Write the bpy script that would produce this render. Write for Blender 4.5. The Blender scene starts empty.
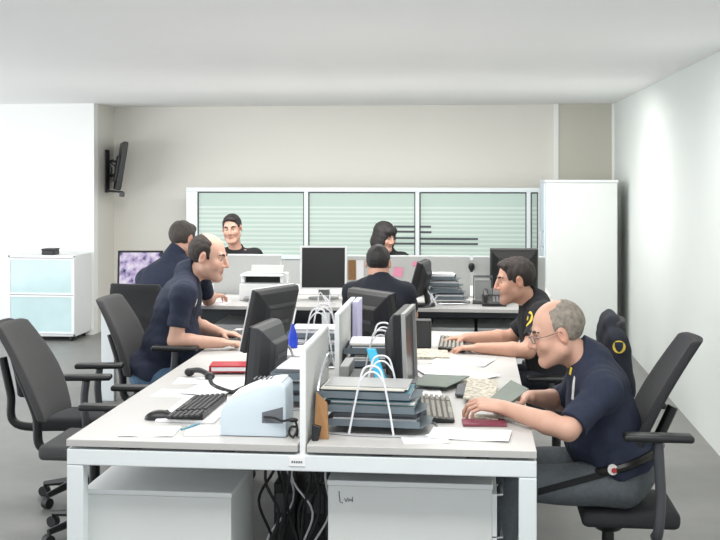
import bpy, bmesh, math, random
import numpy as np
from mathutils import Vector, Matrix
random.seed(4)
rng = np.random.default_rng(4)
sc = bpy.context.scene
COL = sc.collection
R = math.radians
V = Vector

# ------------------------------------------------------------------ camera
CAM_H, FPX, HORIZON, CX = 1.72, 1100.0, 173.0, 360.0
YAW = math.atan(114 / FPX)
cd = bpy.data.cameras.new('camera')
cam = bpy.data.objects.new('camera', cd)
COL.objects.link(cam)
cam.location = (0, 0, CAM_H)
cam.rotation_euler = (R(90), 0, YAW)
cd.sensor_width = 36
cd.lens = 36 * FPX / 720
cd.shift_y = -(270 - HORIZON) / 720
sc.camera = cam
FW = V((-math.sin(YAW), math.cos(YAW), 0))
RT = V((math.cos(YAW), math.sin(YAW), 0))


def ray(px, py):
    return FW + RT * ((px - CX) / FPX) + V((0, 0, (HORIZON - py) / FPX))


def atz(px, py, z):
    d = ray(px, py)
    return V((0, 0, CAM_H)) + d * ((z - CAM_H) / d.z)


def aty(px, py, Y):
    d = ray(px, py)
    return V((0, 0, CAM_H)) + d * (Y / d.y)


# ------------------------------------------------------------------ materials
def lin(c):
    out = []
    for v in c:
        v /= 255
        out.append(v / 12.92 if v <= .04045 else ((v + .055) / 1.055) ** 2.4)
    return tuple(out)


def mat(name, rgb, rough=.5, metal=0, var=.0, vscale=20, bump=0, bscale=200, emit=None, alpha=None,
        trans=0, spec=.5, attr=None, sss=0):
    m = bpy.data.materials.new(name)
    m.use_nodes = True
    nt = m.node_tree
    b = nt.nodes['Principled BSDF']
    c = lin(rgb) + (1,)
    b.inputs['Base Color'].default_value = c
    b.inputs['Roughness'].default_value = rough
    b.inputs['Metallic'].default_value = metal
    b.inputs['Specular IOR Level'].default_value = spec
    b.inputs['Transmission Weight'].default_value = trans
    if alpha is not None:
        b.inputs['Alpha'].default_value = alpha
    tc = nt.nodes.new('ShaderNodeTexCoord')
    if var:
        n = nt.nodes.new('ShaderNodeTexNoise')
        n.inputs['Scale'].default_value = vscale
        n.inputs['Detail'].default_value = 4
        nt.links.new(tc.outputs['Object'], n.inputs['Vector'])
        r = nt.nodes.new('ShaderNodeValToRGB')
        r.color_ramp.elements[0].color = tuple(x * (1 - var) for x in c[:3]) + (1,)
        r.color_ramp.elements[1].color = tuple(min(1, x * (1 + var)) for x in c[:3]) + (1,)
        r.color_ramp.elements[0].position = .3
        r.color_ramp.elements[1].position = .7
        nt.links.new(n.outputs['Fac'], r.inputs['Fac'])
        nt.links.new(r.outputs['Color'], b.inputs['Base Color'])
    if attr:
        a = nt.nodes.new('ShaderNodeAttribute')
        a.attribute_name = attr
        nt.links.new(a.outputs['Color'], b.inputs['Base Color'])
    if bump:
        n2 = nt.nodes.new('ShaderNodeTexNoise')
        n2.inputs['Scale'].default_value = bscale
        nt.links.new(tc.outputs['Object'], n2.inputs['Vector'])
        bp = nt.nodes.new('ShaderNodeBump')
        bp.inputs['Strength'].default_value = bump
        bp.inputs['Distance'].default_value = .01
        nt.links.new(n2.outputs['Fac'], bp.inputs['Height'])
        nt.links.new(bp.outputs['Normal'], b.inputs['Normal'])
    if emit:
        b.inputs['Emission Color'].default_value = lin(emit[0]) + (1,)
        b.inputs['Emission Strength'].default_value = emit[1]
    if sss:
        b.inputs['Subsurface Weight'].default_value = sss
        b.inputs['Subsurface Radius'].default_value = (.6, .25, .15)
        b.inputs['Subsurface Scale'].default_value = .008
    return m


M = dict(
    wall=mat('wall_paint_dim', (223, 221, 214), .9, var=.012, vscale=1.5),  # weaker daylight put into the colour, greyer than the left wall
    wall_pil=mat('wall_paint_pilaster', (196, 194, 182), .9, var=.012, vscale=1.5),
    wall_lit=mat('wall_paint_lit', (240, 242, 240), .9, var=.01, vscale=1.5),  # stronger daylight on the left wall put into its colour
    wall_side=mat('wall_paint_cool', (217, 222, 219), .85, var=.012, vscale=1.2),
    ceiling=mat('ceiling_paint', (248, 248, 248), .95, var=.005, vscale=2),
    floor=mat('floor_vinyl', (128, 128, 126), .45, var=.06, vscale=6),
    desk=mat('desk_laminate', (186, 185, 183), .42, var=.015, vscale=40),
    white_metal=mat('white_powder_coat', (226, 232, 234), .38),
    white=mat('white_plastic', (232, 235, 236), .4),
    cool_white=mat('cool_white_plastic', (207, 220, 229), .4),
    cabinet=mat('cabinet_white', (222, 226, 224), .45, var=.01, vscale=3),
    trim=mat('trim_white', (242, 243, 240), .6),
    panel_grey=mat('panel_fabric_grey', (192, 194, 192), .8, var=.03, vscale=120),
    panel_dark=mat('panel_dark_grey', (78, 82, 86), .6),
    black=mat('black_plastic', (24, 25, 27), .42),
    black_soft=mat('black_rubber', (30, 31, 33), .6),
    screen=mat('dark_screen', (14, 15, 17), .3),
    blackgrey=mat('charcoal_plastic', (52, 54, 57), .5),
    graphite=mat('graphite_metal', (78, 80, 84), .4, .4),
    silver=mat('silver_plastic', (158, 160, 160), .4, .2),
    chrome=mat('chrome_wire', (205, 208, 212), .25, .7),
    white_wire=mat('white_wire', (224, 226, 230), .35),
    mesh_black=mat('chair_fabric_black', (45, 46, 49), .9, var=.15, vscale=160, bump=.2, bscale=400),
    mesh_grey=mat('chair_fabric_charcoal', (70, 70, 71), .92, var=.12, vscale=160, bump=.2, bscale=400),
    paper=mat('paper_white', (238, 238, 240), .85, var=.012, vscale=10),
    paper2=mat('paper_cream', (226, 224, 214), .85, var=.02, vscale=10),
    red=mat('red_cover', (176, 36, 48), .5),
    maroon=mat('maroon_cover', (128, 60, 76), .6, var=.15, vscale=30),
    green_grey=mat('sage_cover', (104, 115, 106), .55, var=.05, vscale=30),
    lilac=mat('lilac_card', (196, 194, 224), .6),
    cyan=mat('cyan_plastic', (52, 184, 224), .45),
    blue=mat('blue_plastic', (24, 62, 190), .4),
    pink=mat('pink_paper', (232, 150, 180), .7),
    kraft=mat('cardboard', (150, 112, 74), .85, var=.08, vscale=40),
    tray=mat('tray_smoke', (110, 122, 130), .3, alpha=.85),
    printed=mat('printed_paper', (188, 182, 168), .85, var=.45, vscale=55),
    folder=mat('folder_blue_grey', (104, 117, 126), .5, var=.06, vscale=30),
    folder_teal=mat('folder_teal', (88, 138, 152), .5),
    key=mat('key_caps', (62, 62, 64), .55),
    key_lt=mat('key_caps_worn', (150, 146, 136), .55),
    glass_cab=mat('cabinet_glass', (190, 214, 216), .12, var=.06, vscale=3),
    yellow=mat('badge_yellow', (214, 188, 64), .6),
    badge_white=mat('badge_white', (226, 226, 222), .6),
    badge_red=mat('badge_red', (170, 52, 48), .6),
    ink=mat('ink_grey', (108, 112, 118), .8),
    eye_white=mat('eye_white', (206, 196, 186), .25),
    eye_iris=mat('eye_iris', (42, 28, 20), .2),
    skin=mat('skin', (214, 168, 146), .52, attr='Col', sss=.08),
    navy=mat('cloth_navy', (33, 40, 60), .88, var=.12, vscale=60, bump=.25, bscale=300),
    navy_dark=mat('cloth_dark_navy', (24, 28, 40), .88, var=.12, vscale=60, bump=.25, bscale=300),
    cloth_black=mat('cloth_black', (20, 21, 26), .88, var=.12, vscale=60, bump=.25, bscale=300),
    trousers=mat('cloth_grey_trousers', (84, 90, 94), .88, var=.1, vscale=60, bump=.25, bscale=300),
    jeans=mat('cloth_denim', (78, 106, 132), .88, var=.2, vscale=90, bump=.25, bscale=300),
    shoe=mat('shoe_leather', (22, 20, 19), .4),
    hair_dark=mat('hair_dark', (36, 26, 21), .6, var=.35, vscale=140, bump=.5, bscale=250),
    hair_black=mat('hair_black', (30, 27, 27), .55, var=.35, vscale=140, bump=.5, bscale=250),
    hair_grey=mat('hair_grey', (132, 124, 114), .65, var=.3, vscale=45, bump=.4, bscale=120),
    hair_salt=mat('hair_dark_grey', (66, 60, 56), .65, var=.35, vscale=140, bump=.5, bscale=250),
    lens=mat('lens_glass', (235, 240, 240), .05, alpha=.14),
)


def glass_stripe():
    m = mat('striped_glass', (176, 202, 192), .35)
    nt = m.node_tree
    b = nt.nodes['Principled BSDF']
    tc = nt.nodes.new('ShaderNodeTexCoord')
    sep = nt.nodes.new('ShaderNodeSeparateXYZ')
    nt.links.new(tc.outputs['Object'], sep.inputs[0])
    mul = nt.nodes.new('ShaderNodeMath'); mul.operation = 'MULTIPLY'; mul.inputs[1].default_value = 1 / .047
    fr = nt.nodes.new('ShaderNodeMath'); fr.operation = 'FRACT'
    gt = nt.nodes.new('ShaderNodeMath'); gt.operation = 'GREATER_THAN'; gt.inputs[1].default_value = .58
    nt.links.new(sep.outputs['Z'], mul.inputs[0]); nt.links.new(mul.outputs[0], fr.inputs[0]); nt.links.new(fr.outputs[0], gt.inputs[0])
    lt = nt.nodes.new('ShaderNodeMath'); lt.operation = 'LESS_THAN'; lt.inputs[1].default_value = 1.37
    nt.links.new(sep.outputs['Z'], lt.inputs[0])
    an = nt.nodes.new('ShaderNodeMath'); an.operation = 'MULTIPLY'
    nt.links.new(gt.outputs[0], an.inputs[0]); nt.links.new(lt.outputs[0], an.inputs[1])
    mx = nt.nodes.new('ShaderNodeMix'); mx.data_type = 'RGBA'
    mx.inputs[6].default_value = lin((184, 203, 194)) + (1,)
    mx.inputs[7].default_value = lin((206, 218, 211)) + (1,)
    nt.links.new(an.outputs[0], mx.inputs[0]); nt.links.new(mx.outputs[2], b.inputs['Base Color'])
    return m


M['glass'] = glass_stripe()


def screen_picture():
    m = mat('lit_screen', (20, 20, 24), .3)
    nt = m.node_tree
    b = nt.nodes['Principled BSDF']
    tc = nt.nodes.new('ShaderNodeTexCoord')
    n = nt.nodes.new('ShaderNodeTexNoise'); n.inputs['Scale'].default_value = 14; n.inputs['Detail'].default_value = 3
    nt.links.new(tc.outputs['Object'], n.inputs['Vector'])
    r = nt.nodes.new('ShaderNodeValToRGB')
    e = r.color_ramp.elements
    e[0].position = .36; e[0].color = lin((40, 44, 92)) + (1,)
    e[1].position = .62; e[1].color = lin((236, 226, 242)) + (1,)
    x = e.new(.48); x.color = lin((190, 174, 214)) + (1,)
    nt.links.new(n.outputs['Fac'], r.inputs['Fac'])
    nt.links.new(r.outputs['Color'], b.inputs['Emission Color'])
    b.inputs['Emission Strength'].default_value = .8
    return m


M['picture'] = screen_picture()

# ------------------------------------------------------------------ mesh helpers
XF = {}          # object name -> world matrix at build time


def thing(name, label, cat, loc=(0, 0, 0), rz=0, group=None, kind=None):
    o = bpy.data.objects.new(name, None)
    o.empty_display_size = .1
    COL.objects.link(o)
    o.location = loc
    o.rotation_euler = (0, 0, rz)
    XF[o.name] = Matrix.Translation(V(loc)) @ Matrix.Rotation(rz, 4, 'Z')
    return tag(o, label, cat, group, kind)


def tag(o, label=None, cat=None, group=None, kind=None):
    if label: o['label'] = label
    if cat: o['category'] = cat
    if group: o['group'] = group
    if kind: o['kind'] = kind
    return o


class MB:
    def __init__(s):
        s.v, s.f, s.m = [], [], []

    def add(s, vs, fs, mi=0):
        n = len(s.v)
        s.v += [tuple(v) for v in vs]
        s.f += [tuple(i + n for i in f) for f in fs]
        s.m += [mi] * len(fs)
        return s

    def box(s, c, size, Rm=None, mi=0):
        hx, hy, hz = [a / 2 for a in size]
        vs = [V((x, y, z)) for z in (-hz, hz) for y in (-hy, hy) for x in (-hx, hx)]
        if Rm is not None: vs = [Rm @ v for v in vs]
        c = V(c)
        return s.add([v + c for v in vs], [(0, 2, 3, 1), (4, 5, 7, 6), (0, 1, 5, 4), (2, 6, 7, 3), (0, 4, 6, 2), (1, 3, 7, 5)], mi)

    def span(s, a, b, mi=0):
        return s.box([(a[i] + b[i]) / 2 for i in range(3)], [abs(b[i] - a[i]) for i in range(3)], None, mi)

    def cyl(s, a, b, r0, r1=None, n=14, mi=0):
        return s.tube([a, b], [r0, r0 if r1 is None else r1], n, mi)

    def tube(s, pts, r, n=8, mi=0):
        pts = [V(p) for p in pts]
        rs = r if isinstance(r, (list, tuple)) else [r] * len(pts)
        vs, fs = [], []
        prev = None
        for i, p in enumerate(pts):
            d = (pts[min(i + 1, len(pts) - 1)] - pts[max(i - 1, 0)])
            d = d.normalized() if d.length > 1e-9 else V((0, 0, 1))
            if prev is None:
                u = d.orthogonal().normalized()
            else:
                u = (prev - d * prev.dot(d))
                u = u.normalized() if u.length > 1e-6 else d.orthogonal().normalized()
            prev = u
            w = d.cross(u)
            for k in range(n):
                a = 2 * math.pi * k / n
                vs.append(p + (u * math.cos(a) + w * math.sin(a)) * rs[i])
        for i in range(len(pts) - 1):
            for k in range(n):
                k2 = (k + 1) % n
                fs.append((i * n + k, i * n + k2, (i + 1) * n + k2, (i + 1) * n + k))
        fs.append(tuple(reversed(range(n))))
        fs.append(tuple(range((len(pts) - 1) * n, len(pts) * n)))
        return s.add(vs, fs, mi)

    def prism(s, poly, off, mi=0):
        """poly: list of 3-D points (planar), extruded by the vector off."""
        n = len(poly)
        off = V(off)
        vs = [V(p) for p in poly] + [V(p) + off for p in poly]
        fs = [tuple(reversed(range(n))), tuple(range(n, 2 * n))] + [(i, (i + 1) % n, n + (i + 1) % n, n + i) for i in range(n)]
        return s.add(vs, fs, mi)

    def ball(s, c, rad, n=12, mi=0, Rm=None):
        rad = (rad,) * 3 if not isinstance(rad, (tuple, list)) else rad
        vs, fs = [], []
        h = n // 2
        c = V(c)
        for i in range(h + 1):
            th = math.pi * i / h
            for k in range(n):
                a = 2 * math.pi * k / n
                q = V((rad[0] * math.sin(th) * math.cos(a), rad[1] * math.sin(th) * math.sin(a), rad[2] * math.cos(th)))
                vs.append(c + (Rm @ q if Rm is not None else q))
        for i in range(h):
            for k in range(n):
                k2 = (k + 1) % n
                fs.append((i * n + k, (i + 1) * n + k, (i + 1) * n + k2, i * n + k2))
        return s.add(vs, fs, mi)

    def rows(s, rings, mi=0, closed=False):
        """rings: equal-length lists of points lofted into a surface."""
        n = len(rings[0])
        vs = [p for r in rings for p in r]
        fs = []
        for i in range(len(rings) - 1):
            for k in range(n if closed else n - 1):
                k2 = (k + 1) % n
                fs.append((i * n + k, i * n + k2, (i + 1) * n + k2, (i + 1) * n + k))
        return s.add(vs, fs, mi)

    def build(s, name, mats, parent=None, bevel=0, smooth=False, world=False, seg=2, thick=0):
        me = bpy.data.meshes.new(name)
        vs = [V(v) for v in s.v]
        loc = V((0, 0, 0))
        if parent is not None and world:
            inv = XF[parent.name].inverted()
            vs = [inv @ v for v in vs]
        if parent is None:
            lo = [min(v[i] for v in vs) for i in range(3)]
            hi = [max(v[i] for v in vs) for i in range(3)]
            loc = V(((lo[0] + hi[0]) / 2, (lo[1] + hi[1]) / 2, lo[2]))
            vs = [v - loc for v in vs]
        me.from_pydata(vs, [], s.f)
        mats = mats if isinstance(mats, (list, tuple)) else [mats]
        for m in mats: me.materials.append(m)
        me.polygons.foreach_set('material_index', s.m)
        bm = bmesh.new()
        bm.from_mesh(me)
        bmesh.ops.remove_doubles(bm, verts=bm.verts, dist=1e-6)
        bmesh.ops.recalc_face_normals(bm, faces=bm.faces)
        if bevel:
            es = [e for e in bm.edges if len(e.link_faces) == 2 and e.calc_face_angle(0) > R(35)]
            bmesh.ops.bevel(bm, geom=es, offset=bevel, segments=seg, affect='EDGES', profile=.5, clamp_overlap=True)
        if thick:
            bmesh.ops.solidify(bm, geom=bm.faces[:], thickness=thick)
            bmesh.ops.recalc_face_normals(bm, faces=bm.faces)
        bm.to_mesh(me)
        bm.free()
        if smooth:
            me.polygons.foreach_set('use_smooth', [True] * len(me.polygons))
            try:
                me.set_sharp_from_angle(angle=R(40))
            except Exception:
                pass
        o = bpy.data.objects.new(name, me)
        COL.objects.link(o)
        o.location = loc
        if parent is not None:
            o.parent = parent
            XF[o.name] = XF[parent.name].copy()
        else:
            XF[o.name] = Matrix.Translation(loc)
        return o


def arc(pts, n=8):
    """Catmull-Rom through points."""
    pts = [V(p) for p in pts]
    P = [pts[0] * 2 - pts[1]] + pts + [pts[-1] * 2 - pts[-2]]
    out = []
    for i in range(1, len(P) - 2):
        for k in range(n):
            t = k / n
            a, b, c, d = P[i - 1], P[i], P[i + 1], P[i + 2]
            out.append(.5 * ((2 * b) + (c - a) * t + (2 * a - 5 * b + 4 * c - d) * t * t + (3 * b - a - 3 * c + d) * t ** 3))
    out.append(P[-2])
    return out


def rotm(x=0, y=0, z=0):
    return Matrix.Rotation(R(z), 3, 'Z') @ Matrix.Rotation(R(y), 3, 'Y') @ Matrix.Rotation(R(x), 3, 'X')


# ------------------------------------------------------------------ the room
YB, YW, XP, XR, HC = 12.0, 11.35, -4.02, 1.485, 2.46
STR = 'structure'
tag(MB().span((-10, -3, -.1), (XR + .1, 12.3, 0)).build('floor', M['floor']), 'grey vinyl floor of the office', 'floor', kind=STR)
tag(MB().span((-10, -1, HC), (XR + .1, 12.3, HC + .1)).build('ceiling', M['ceiling']), 'plain white office ceiling', 'ceiling', kind=STR)
tag(MB().span((XP, YB, 0), (XR, YB + .12, HC)).build('wall_back', M['wall']), 'back wall, toned greyer for weaker light, behind the glass partition', 'wall', kind=STR)
tag(MB().span((-10, YW, 0), (XP - .002, YW + .12, HC)).build('wall_left', M['wall_lit']), 'white wall with daylight in its tone behind the low glass-door cabinet', 'wall', kind=STR)
tag(MB().span((XP - .12, YW + .12, 0), (XP, YB + .12, HC)).build('wall_side', M['wall']), 'shaded short wall return that carries the television', 'wall', kind=STR)
tag(MB().span((XR, 2.6, 0), (XR + .12, YB + .12, HC)).build('wall_right', M['wall_side']), 'cool white wall beside the tall cabinet', 'wall', kind=STR)
xa, xb = aty(558, 150, YB).x, aty(611, 150, YB).x
tag(MB().span((xa, YB - .07, 0), (xb, YB, HC)).build('wall_pilaster', M['wall_pil']), 'shallow grey pilaster on the back wall', 'wall', kind=STR)
tag(MB().span((xa - .045, YB - .078, 0), (xa, YB, HC)).build('trim_1', M['wall_lit']), 'pale strip along the pilaster edge', 'trim', kind=STR)
tag(MB().span((xb, YB - .085, 0), (XR, YB, HC)).build('trim_2', M['trim']), 'white corner strip beside the cool white wall', 'trim', kind=STR)
tag(MB().span((XP, YB - .012, 0), (xa, YB, .08)).build('baseboard_back', M['trim']), 'white baseboard of the back wall', 'baseboard', kind=STR)
tag(MB().span((-10, YW - .012, 0), (XP, YW, .08)).build('baseboard_left', M['trim']), 'white baseboard of the white wall', 'baseboard', kind=STR)

# ------------------------------------------------------------------ glazed partition
YG = 11.62
gx = lambda px: aty(px, 200, YG).x
ztop = aty(300, 187.5, YG).z
t = thing('glass_partition', 'white-framed glass partition with horizontal stripes along the back wall', 'partition', (gx(187), YG, 0))
f = MB()
f.span((gx(187), YG - .03, ztop - .045), (gx(541), YG + .03, ztop))
f.span((gx(187), YG - .03, .80), (gx(541), YG + .03, .845))
f.span((gx(187), YG - .03, 0), (gx(541), YG + .03, .07))
f.build('frame', M['white_metal'], t, bevel=.004, world=True)
for a, b in ((187, 198), (304.5, 308.5), (415.5, 419.5), (526.5, 530.5), (538, 541)):
    MB().span((gx(a), YG - .035, .07), (gx(b), YG + .035, ztop - .045)).build('post', M['white_metal'], t, bevel=.004, world=True)
for a, b in ((198, 304.5), (308.5, 415.5), (419.5, 526.5), (530.5, 538)):
    g = MB().span((gx(a) + .012, YG - .008, .845), (gx(b) - .012, YG + .008, ztop - .06)).build('pane', M['glass'], t, world=True)
    MB().span((gx(a), YG - .012, .845), (gx(a) + .012, YG + .012, ztop - .05)).span((gx(a) + .012, YG - .012, ztop - .06), (gx(b), YG + .012, ztop - .046)).span(
        (gx(b) - .012, YG - .012, .845), (gx(b), YG + .012, ztop - .06)).build('gasket', M['graphite'], t, world=True)
    MB().span((gx(a), YG - .01, .07), (gx(b), YG + .01, .80)).build('lower_panel', M['panel_grey'], t, world=True)
for a, b, y in ((394, 415, 226.5), (394, 415, 231.5), (394, 415, 238), (394, 415, 243.5), (420, 431, 226.5), (420, 431.5, 232), (420, 478, 238.5), (420, 478, 243.5)):
    z = aty(400, y, YG).z
    MB().span((gx(a), YG - .0125, z - .011), (gx(b), YG - .0075, z + .011)).build('clear_stripe', M['panel_dark'], t, world=True)

# ------------------------------------------------------------------ tall cabinet
yc0, yc1 = 10.75, 11.45
X0, X1 = aty(546, 200, yc0).x, aty(617.5, 200, yc0).x
zt = aty(580, 180, yc0).z
t = thing('tall_cabinet', 'tall plain white cabinet in the corner beside the right wall', 'cabinet', ((X0 + X1) / 2, (yc0 + yc1) / 2, 0))
MB().span((X0, yc0 + .02, .06), (X1, yc1, zt - .02)).build('body', M['cabinet'], t, bevel=.003, world=True)
MB().span((X0 - .012, yc0 - .008, zt - .025), (X1 + .008, yc1 + .005, zt)).build('top', M['white_metal'], t, bevel=.003, world=True)
MB().span((X0 + .03, yc0 + .04, 0), (X1 - .03, yc1 - .03, .06)).build('plinth', M['blackgrey'], t, world=True)
MB().span((X0 + .002, yc0, .07), (X1 - .002, yc0 + .018, zt - .028)).build('end_panel', M['cabinet'], t, bevel=.002, world=True)
d_ = MB().span((X0 - .018, yc0 + .03, .07), (X0 - .001, yc1 - .01, zt - .03)).build('door', M['cool_white'], t, bevel=.003, world=True)
MB().tube([(X0 - .019, yc0 + .09, 1.0), (X0 - .04, yc0 + .09, 1.0), (X0 - .04, yc0 + .09, 1.15), (X0 - .019, yc0 + .09, 1.15)], .006).build('handle', M['chrome'], d_, world=True, smooth=True)

# ------------------------------------------------------------------ low cabinet at the left
yl0 = 10.86
xr, xl = aty(75, 300, yl0).x, aty(8, 300, yl0).x
zt = aty(60, 255.5, yl0).z
t = thing('glass_door_cabinet', 'low white cabinet with two frosted glass doors against the white wall', 'cabinet', ((xl + xr) / 2, yl0 + .22, 0))
b = MB()
b.span((xl, yl0, .05), (xl + .02, YW - .02, zt)).span((xr - .02, yl0, .05), (xr, YW - .02, zt)).span((xl, yl0, zt - .025), (xr, YW - .02, zt))
b.span((xl, yl0, .05), (xr, YW - .02, .075)).span((xl, YW - .04, .05), (xr, YW - .02, zt))
b.build('body', M['white'], t, bevel=.002, world=True)
MB().span((xl + .02, yl0 + .03, .48), (xr - .02, YW - .04, .5)).build('shelf', M['white'], t, world=True)
for z0, z1 in ((.08, zt * .54 - .003), (zt * .54 + .003, zt - .03)):
    fr = MB()
    for xx in ((xl + .004, xl + .03), (xr - .03, xr - .004)): fr.span((xx[0], yl0 - .018, z0), (xx[1], yl0 - .001, z1))
    fr.span((xl + .03, yl0 - .018, z0), (xr - .03, yl0 - .001, z0 + .018)).span((xl + .03, yl0 - .018, z1 - .018), (xr - .03, yl0 - .001, z1))
    d_ = fr.build('door', M['white'], t, world=True)
    MB().span((xl + .03, yl0 - .013, z0 + .018), (xr - .03, yl0 - .006, z1 - .018)).build('glass', M['glass_cab'], d_, world=True)
for x in (xl + .06, xr - .06):
    for y in (yl0 + .05, YW - .08):
        MB().cyl((x, y, 0), (x, y, .05), .022).build('foot', M['black'], t, world=True)
p = aty(51, 255.5, yl0 + .1)
t = thing('black_file_box', 'small black box standing on the low glass-door cabinet', 'box', (p.x, p.y, zt))
MB().span((p.x - .07, p.y - .08, zt + .001), (p.x + .06, p.y + .08, zt + .052)).build('body', M['black'], t, bevel=.006, world=True)
MB().span((p.x - .074, p.y - .084, zt + .053), (p.x + .064, p.y + .084, zt + .066)).build('lid', M['blackgrey'], t, bevel=.004, world=True)

# ------------------------------------------------------------------ television on the wall return
yt = 11.74
zc = aty(120, 168, yt).z
t = thing('wall_television', 'black flat television on an arm bracket, seen edge-on high on the shaded wall', 'television', (XP, yt, zc))
MB().span((XP + .001, yt - .06, zc - .27), (XP + .018, yt + .06, zc + .2)).build('wall_plate', M['blackgrey'], t, bevel=.004, world=True)
tilt = rotm(0, 9, 21)
c = V((XP + .20, yt - .12, zc + .02))
MB().box(c, (.05, .72, .52), tilt).box(c + tilt @ V((-.035, 0, -.03)), (.03, .4, .28), tilt).build('housing', M['black'], t, bevel=.008, world=True)
MB().box(c + tilt @ V((.0265, 0, .005)), (.004, .68, .47), tilt).build('screen', M['screen'], t, world=True)
for dz in (.07, -.09):
    MB().tube([(XP + .02, yt, zc + dz), (XP + .06, yt + .05, zc + dz + .01), (XP + .1, yt - .03, zc + dz)], .016, 8).tube([(XP + .1, yt - .03, zc + dz), c + tilt @ V((-.04, 0, dz * .8))], .013, 8).build('bracket_arm', M['graphite'], t, world=True)
MB().tube([(XP + .02, yt - .02, zc - .25), (XP + .2, yt - .04, zc - .265)], .012).box((XP + .19, yt - .04, zc - .29), (.04, .06, .05)).build('cable_holder', M['graphite'], t, world=True)
MB().tube(arc([(XP + .02, yt - .02, zc - .12), (XP + .08, yt - .05, zc - .03), (XP + .05, yt - .05, zc + .06), (XP + .12, yt - .05, zc + .02)]), .007).build('cable', M['black'], t, world=True, smooth=True)

# ------------------------------------------------------------------ front bench desk
DX0, DX1, DY0, DY1, ZT = -1.508, .222, 3.955, 6.9, .73
XM = -.622
t = thing('bench_desk', 'large grey-topped white bench desk for four in the foreground', 'desk', (XM, 5.4, 0))
DESK = t
for x0, x1 in ((DX0, XM - .017), (XM + .017, DX1)):
    for y0, y1 in ((DY0, 5.398), (5.402, DY1)):
        MB().span((x0, y0, ZT - .026), (x1, y1, ZT)).build('desktop', M['desk'], t, bevel=.002, world=True)
for y in (DY0 + .004, 5.37, DY1 - .064):
    MB().span((DX0, y, .634), (DX1, y + .06, .694)).build('cross_rail', M['white_metal'], t, bevel=.004, world=True)
    for x in (DX0, DX1 - .062):
        MB().span((x, y, 0), (x + .062, y + .06, .633)).build('leg', M['white_metal'], t, bevel=.004, world=True)
for x in (DX0 + .16, XM - .14, XM + .1, DX1 - .2):
    MB().span((x, DY0 + .064, .64), (x + .04, DY1 - .064, .69)).build('side_rail', M['white_metal'], t, world=True)
for y in (DY0 + .02, 5.38, DY1 - .05):
    for x in (DX0 + .2, DX0 + .55, XM + .25, DX1 - .25):
        MB().span((x, y, .694), (x + .08, y + .03, .704)).build('spacer', M['black'], t, world=True)
p0, p1 = aty(289, 466, DY0), aty(305, 457.5, DY0)
st = MB().span((p0.x, DY0 + .001, p0.z), (p1.x, DY0 + .004, p1.z)).build('sticker', M['paper'], t, world=True)
pr = MB()
for k in range(5):
    x = p0.x + .009 + k * .0085
    pr.span((x, DY0 - .0005, p0.z + .012), (x + .0055, DY0 + .0009, p0.z + .019))
pr.build('print', M['ink'], st, world=True)


def divider(y0, y1, label):
    tt = thing('divider_screen', label, 'desk divider', (XM, (y0 + y1) / 2, .642), group=None)
    MB().span((XM - .0095, y0, .642), (XM + .0095, y1, 1.072)).build('panel', M['panel_grey'], tt, bevel=.003, world=True)
    MB().span((XM - .0105, y0 - .004, .642), (XM + .0105, y0 + .012, 1.078)).span((XM - .0105, y0 + .012, 1.066), (XM + .0105, y1, 1.078)).build('edging', M['white'], tt, world=True)


divider(3.975, 4.62, 'pale grey divider screen nearest the front edge of the bench desk')
divider(4.98, 5.66, 'pale grey divider screen behind the first one on the bench desk')

# ------------------------------------------------------------------ pedestals under the desk


def pedestal(x0, x1, y0, y1, z1, face, label, group=None, scribble=False):
    tt = thing('drawer_pedestal', label, 'drawer unit', ((x0 + x1) / 2, (y0 + y1) / 2, 0), group=group)
    MB().span((x0, y0, .05), (x1, y1, z1 - .02)).build('body', M['cabinet'], tt, bevel=.003, world=True)
    MB().span((x0 - .003, y0 - .003, z1 - .019), (x1 + .003, y1 + .003, z1)).build('top', M['white'], tt, bevel=.003, world=True)
    hz = (z1 - .09) / 3
    for k in range(3):
        z = .06 + k * hz
        if face[0]:
            xx = x0 if face[0] < 0 else x1
            d = MB().span((xx, y0 + .004, z), (xx + .018 * face[0], y1 - .004, z + hz - .006)).build('drawer', M['white'], tt, bevel=.002, world=True)
            MB().tube([(xx + .018 * face[0], y0 + .14, z + hz * .7), (xx + .04 * face[0], y0 + .15, z + hz * .7), (xx + .04 * face[0], y1 - .15, z + hz * .7), (xx + .018 * face[0], y1 - .14, z + hz * .7)], .005).build('handle', M['chrome'], d, world=True, smooth=True)
        else:
            d = MB().span((x0 + .004, y0 - .018, z), (x1 - .004, y0, z + hz - .006)).build('drawer', M['white'], tt, bevel=.002, world=True)
            MB().tube([(x0 + .14, y0 - .018, z + hz * .7), (x0 + .15, y0 - .04, z + hz * .7), (x1 - .15, y0 - .04, z + hz * .7), (x1 - .14, y0 - .018, z + hz * .7)], .005).build('handle', M['chrome'], d, world=True, smooth=True)
    for x in (x0 + .05, x1 - .05):
        for y in (y0 + .05, y1 - .05):
            MB().cyl((x, y - .01, .025), (x, y + .01, .025), .025).box((x, y, .042), (.03, .03, .016)).build('caster', M['black'], tt, world=True)
    if scribble:
        w = MB()
        for line in ([(339, 491), (340, 502), (343, 503)], [(344.5, 498.5), (346, 502), (347.5, 498)],
                     [(348, 501.5), (349, 498.5), (350, 501.5), (351, 499), (352, 501)], [(352.5, 497), (352.5, 502)]):
            w.tube([aty(a, b_, y0 - .001) for a, b_ in line], .0016, 5)
        w.build('handwriting', M['ink'], tt, world=True)


yp = 4.06
pedestal(aty(84, 490, yp).x, aty(231, 490, yp).x, yp, yp + .42, .518, (-1, 0), 'white drawer pedestal under the left half of the bench desk')
pedestal(aty(328, 490, yp).x, aty(492, 490, yp).x, yp, yp + .42, .578, (1, 0), 'white drawer pedestal with a handwritten mark under the right half of the desk', scribble=True)

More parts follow.
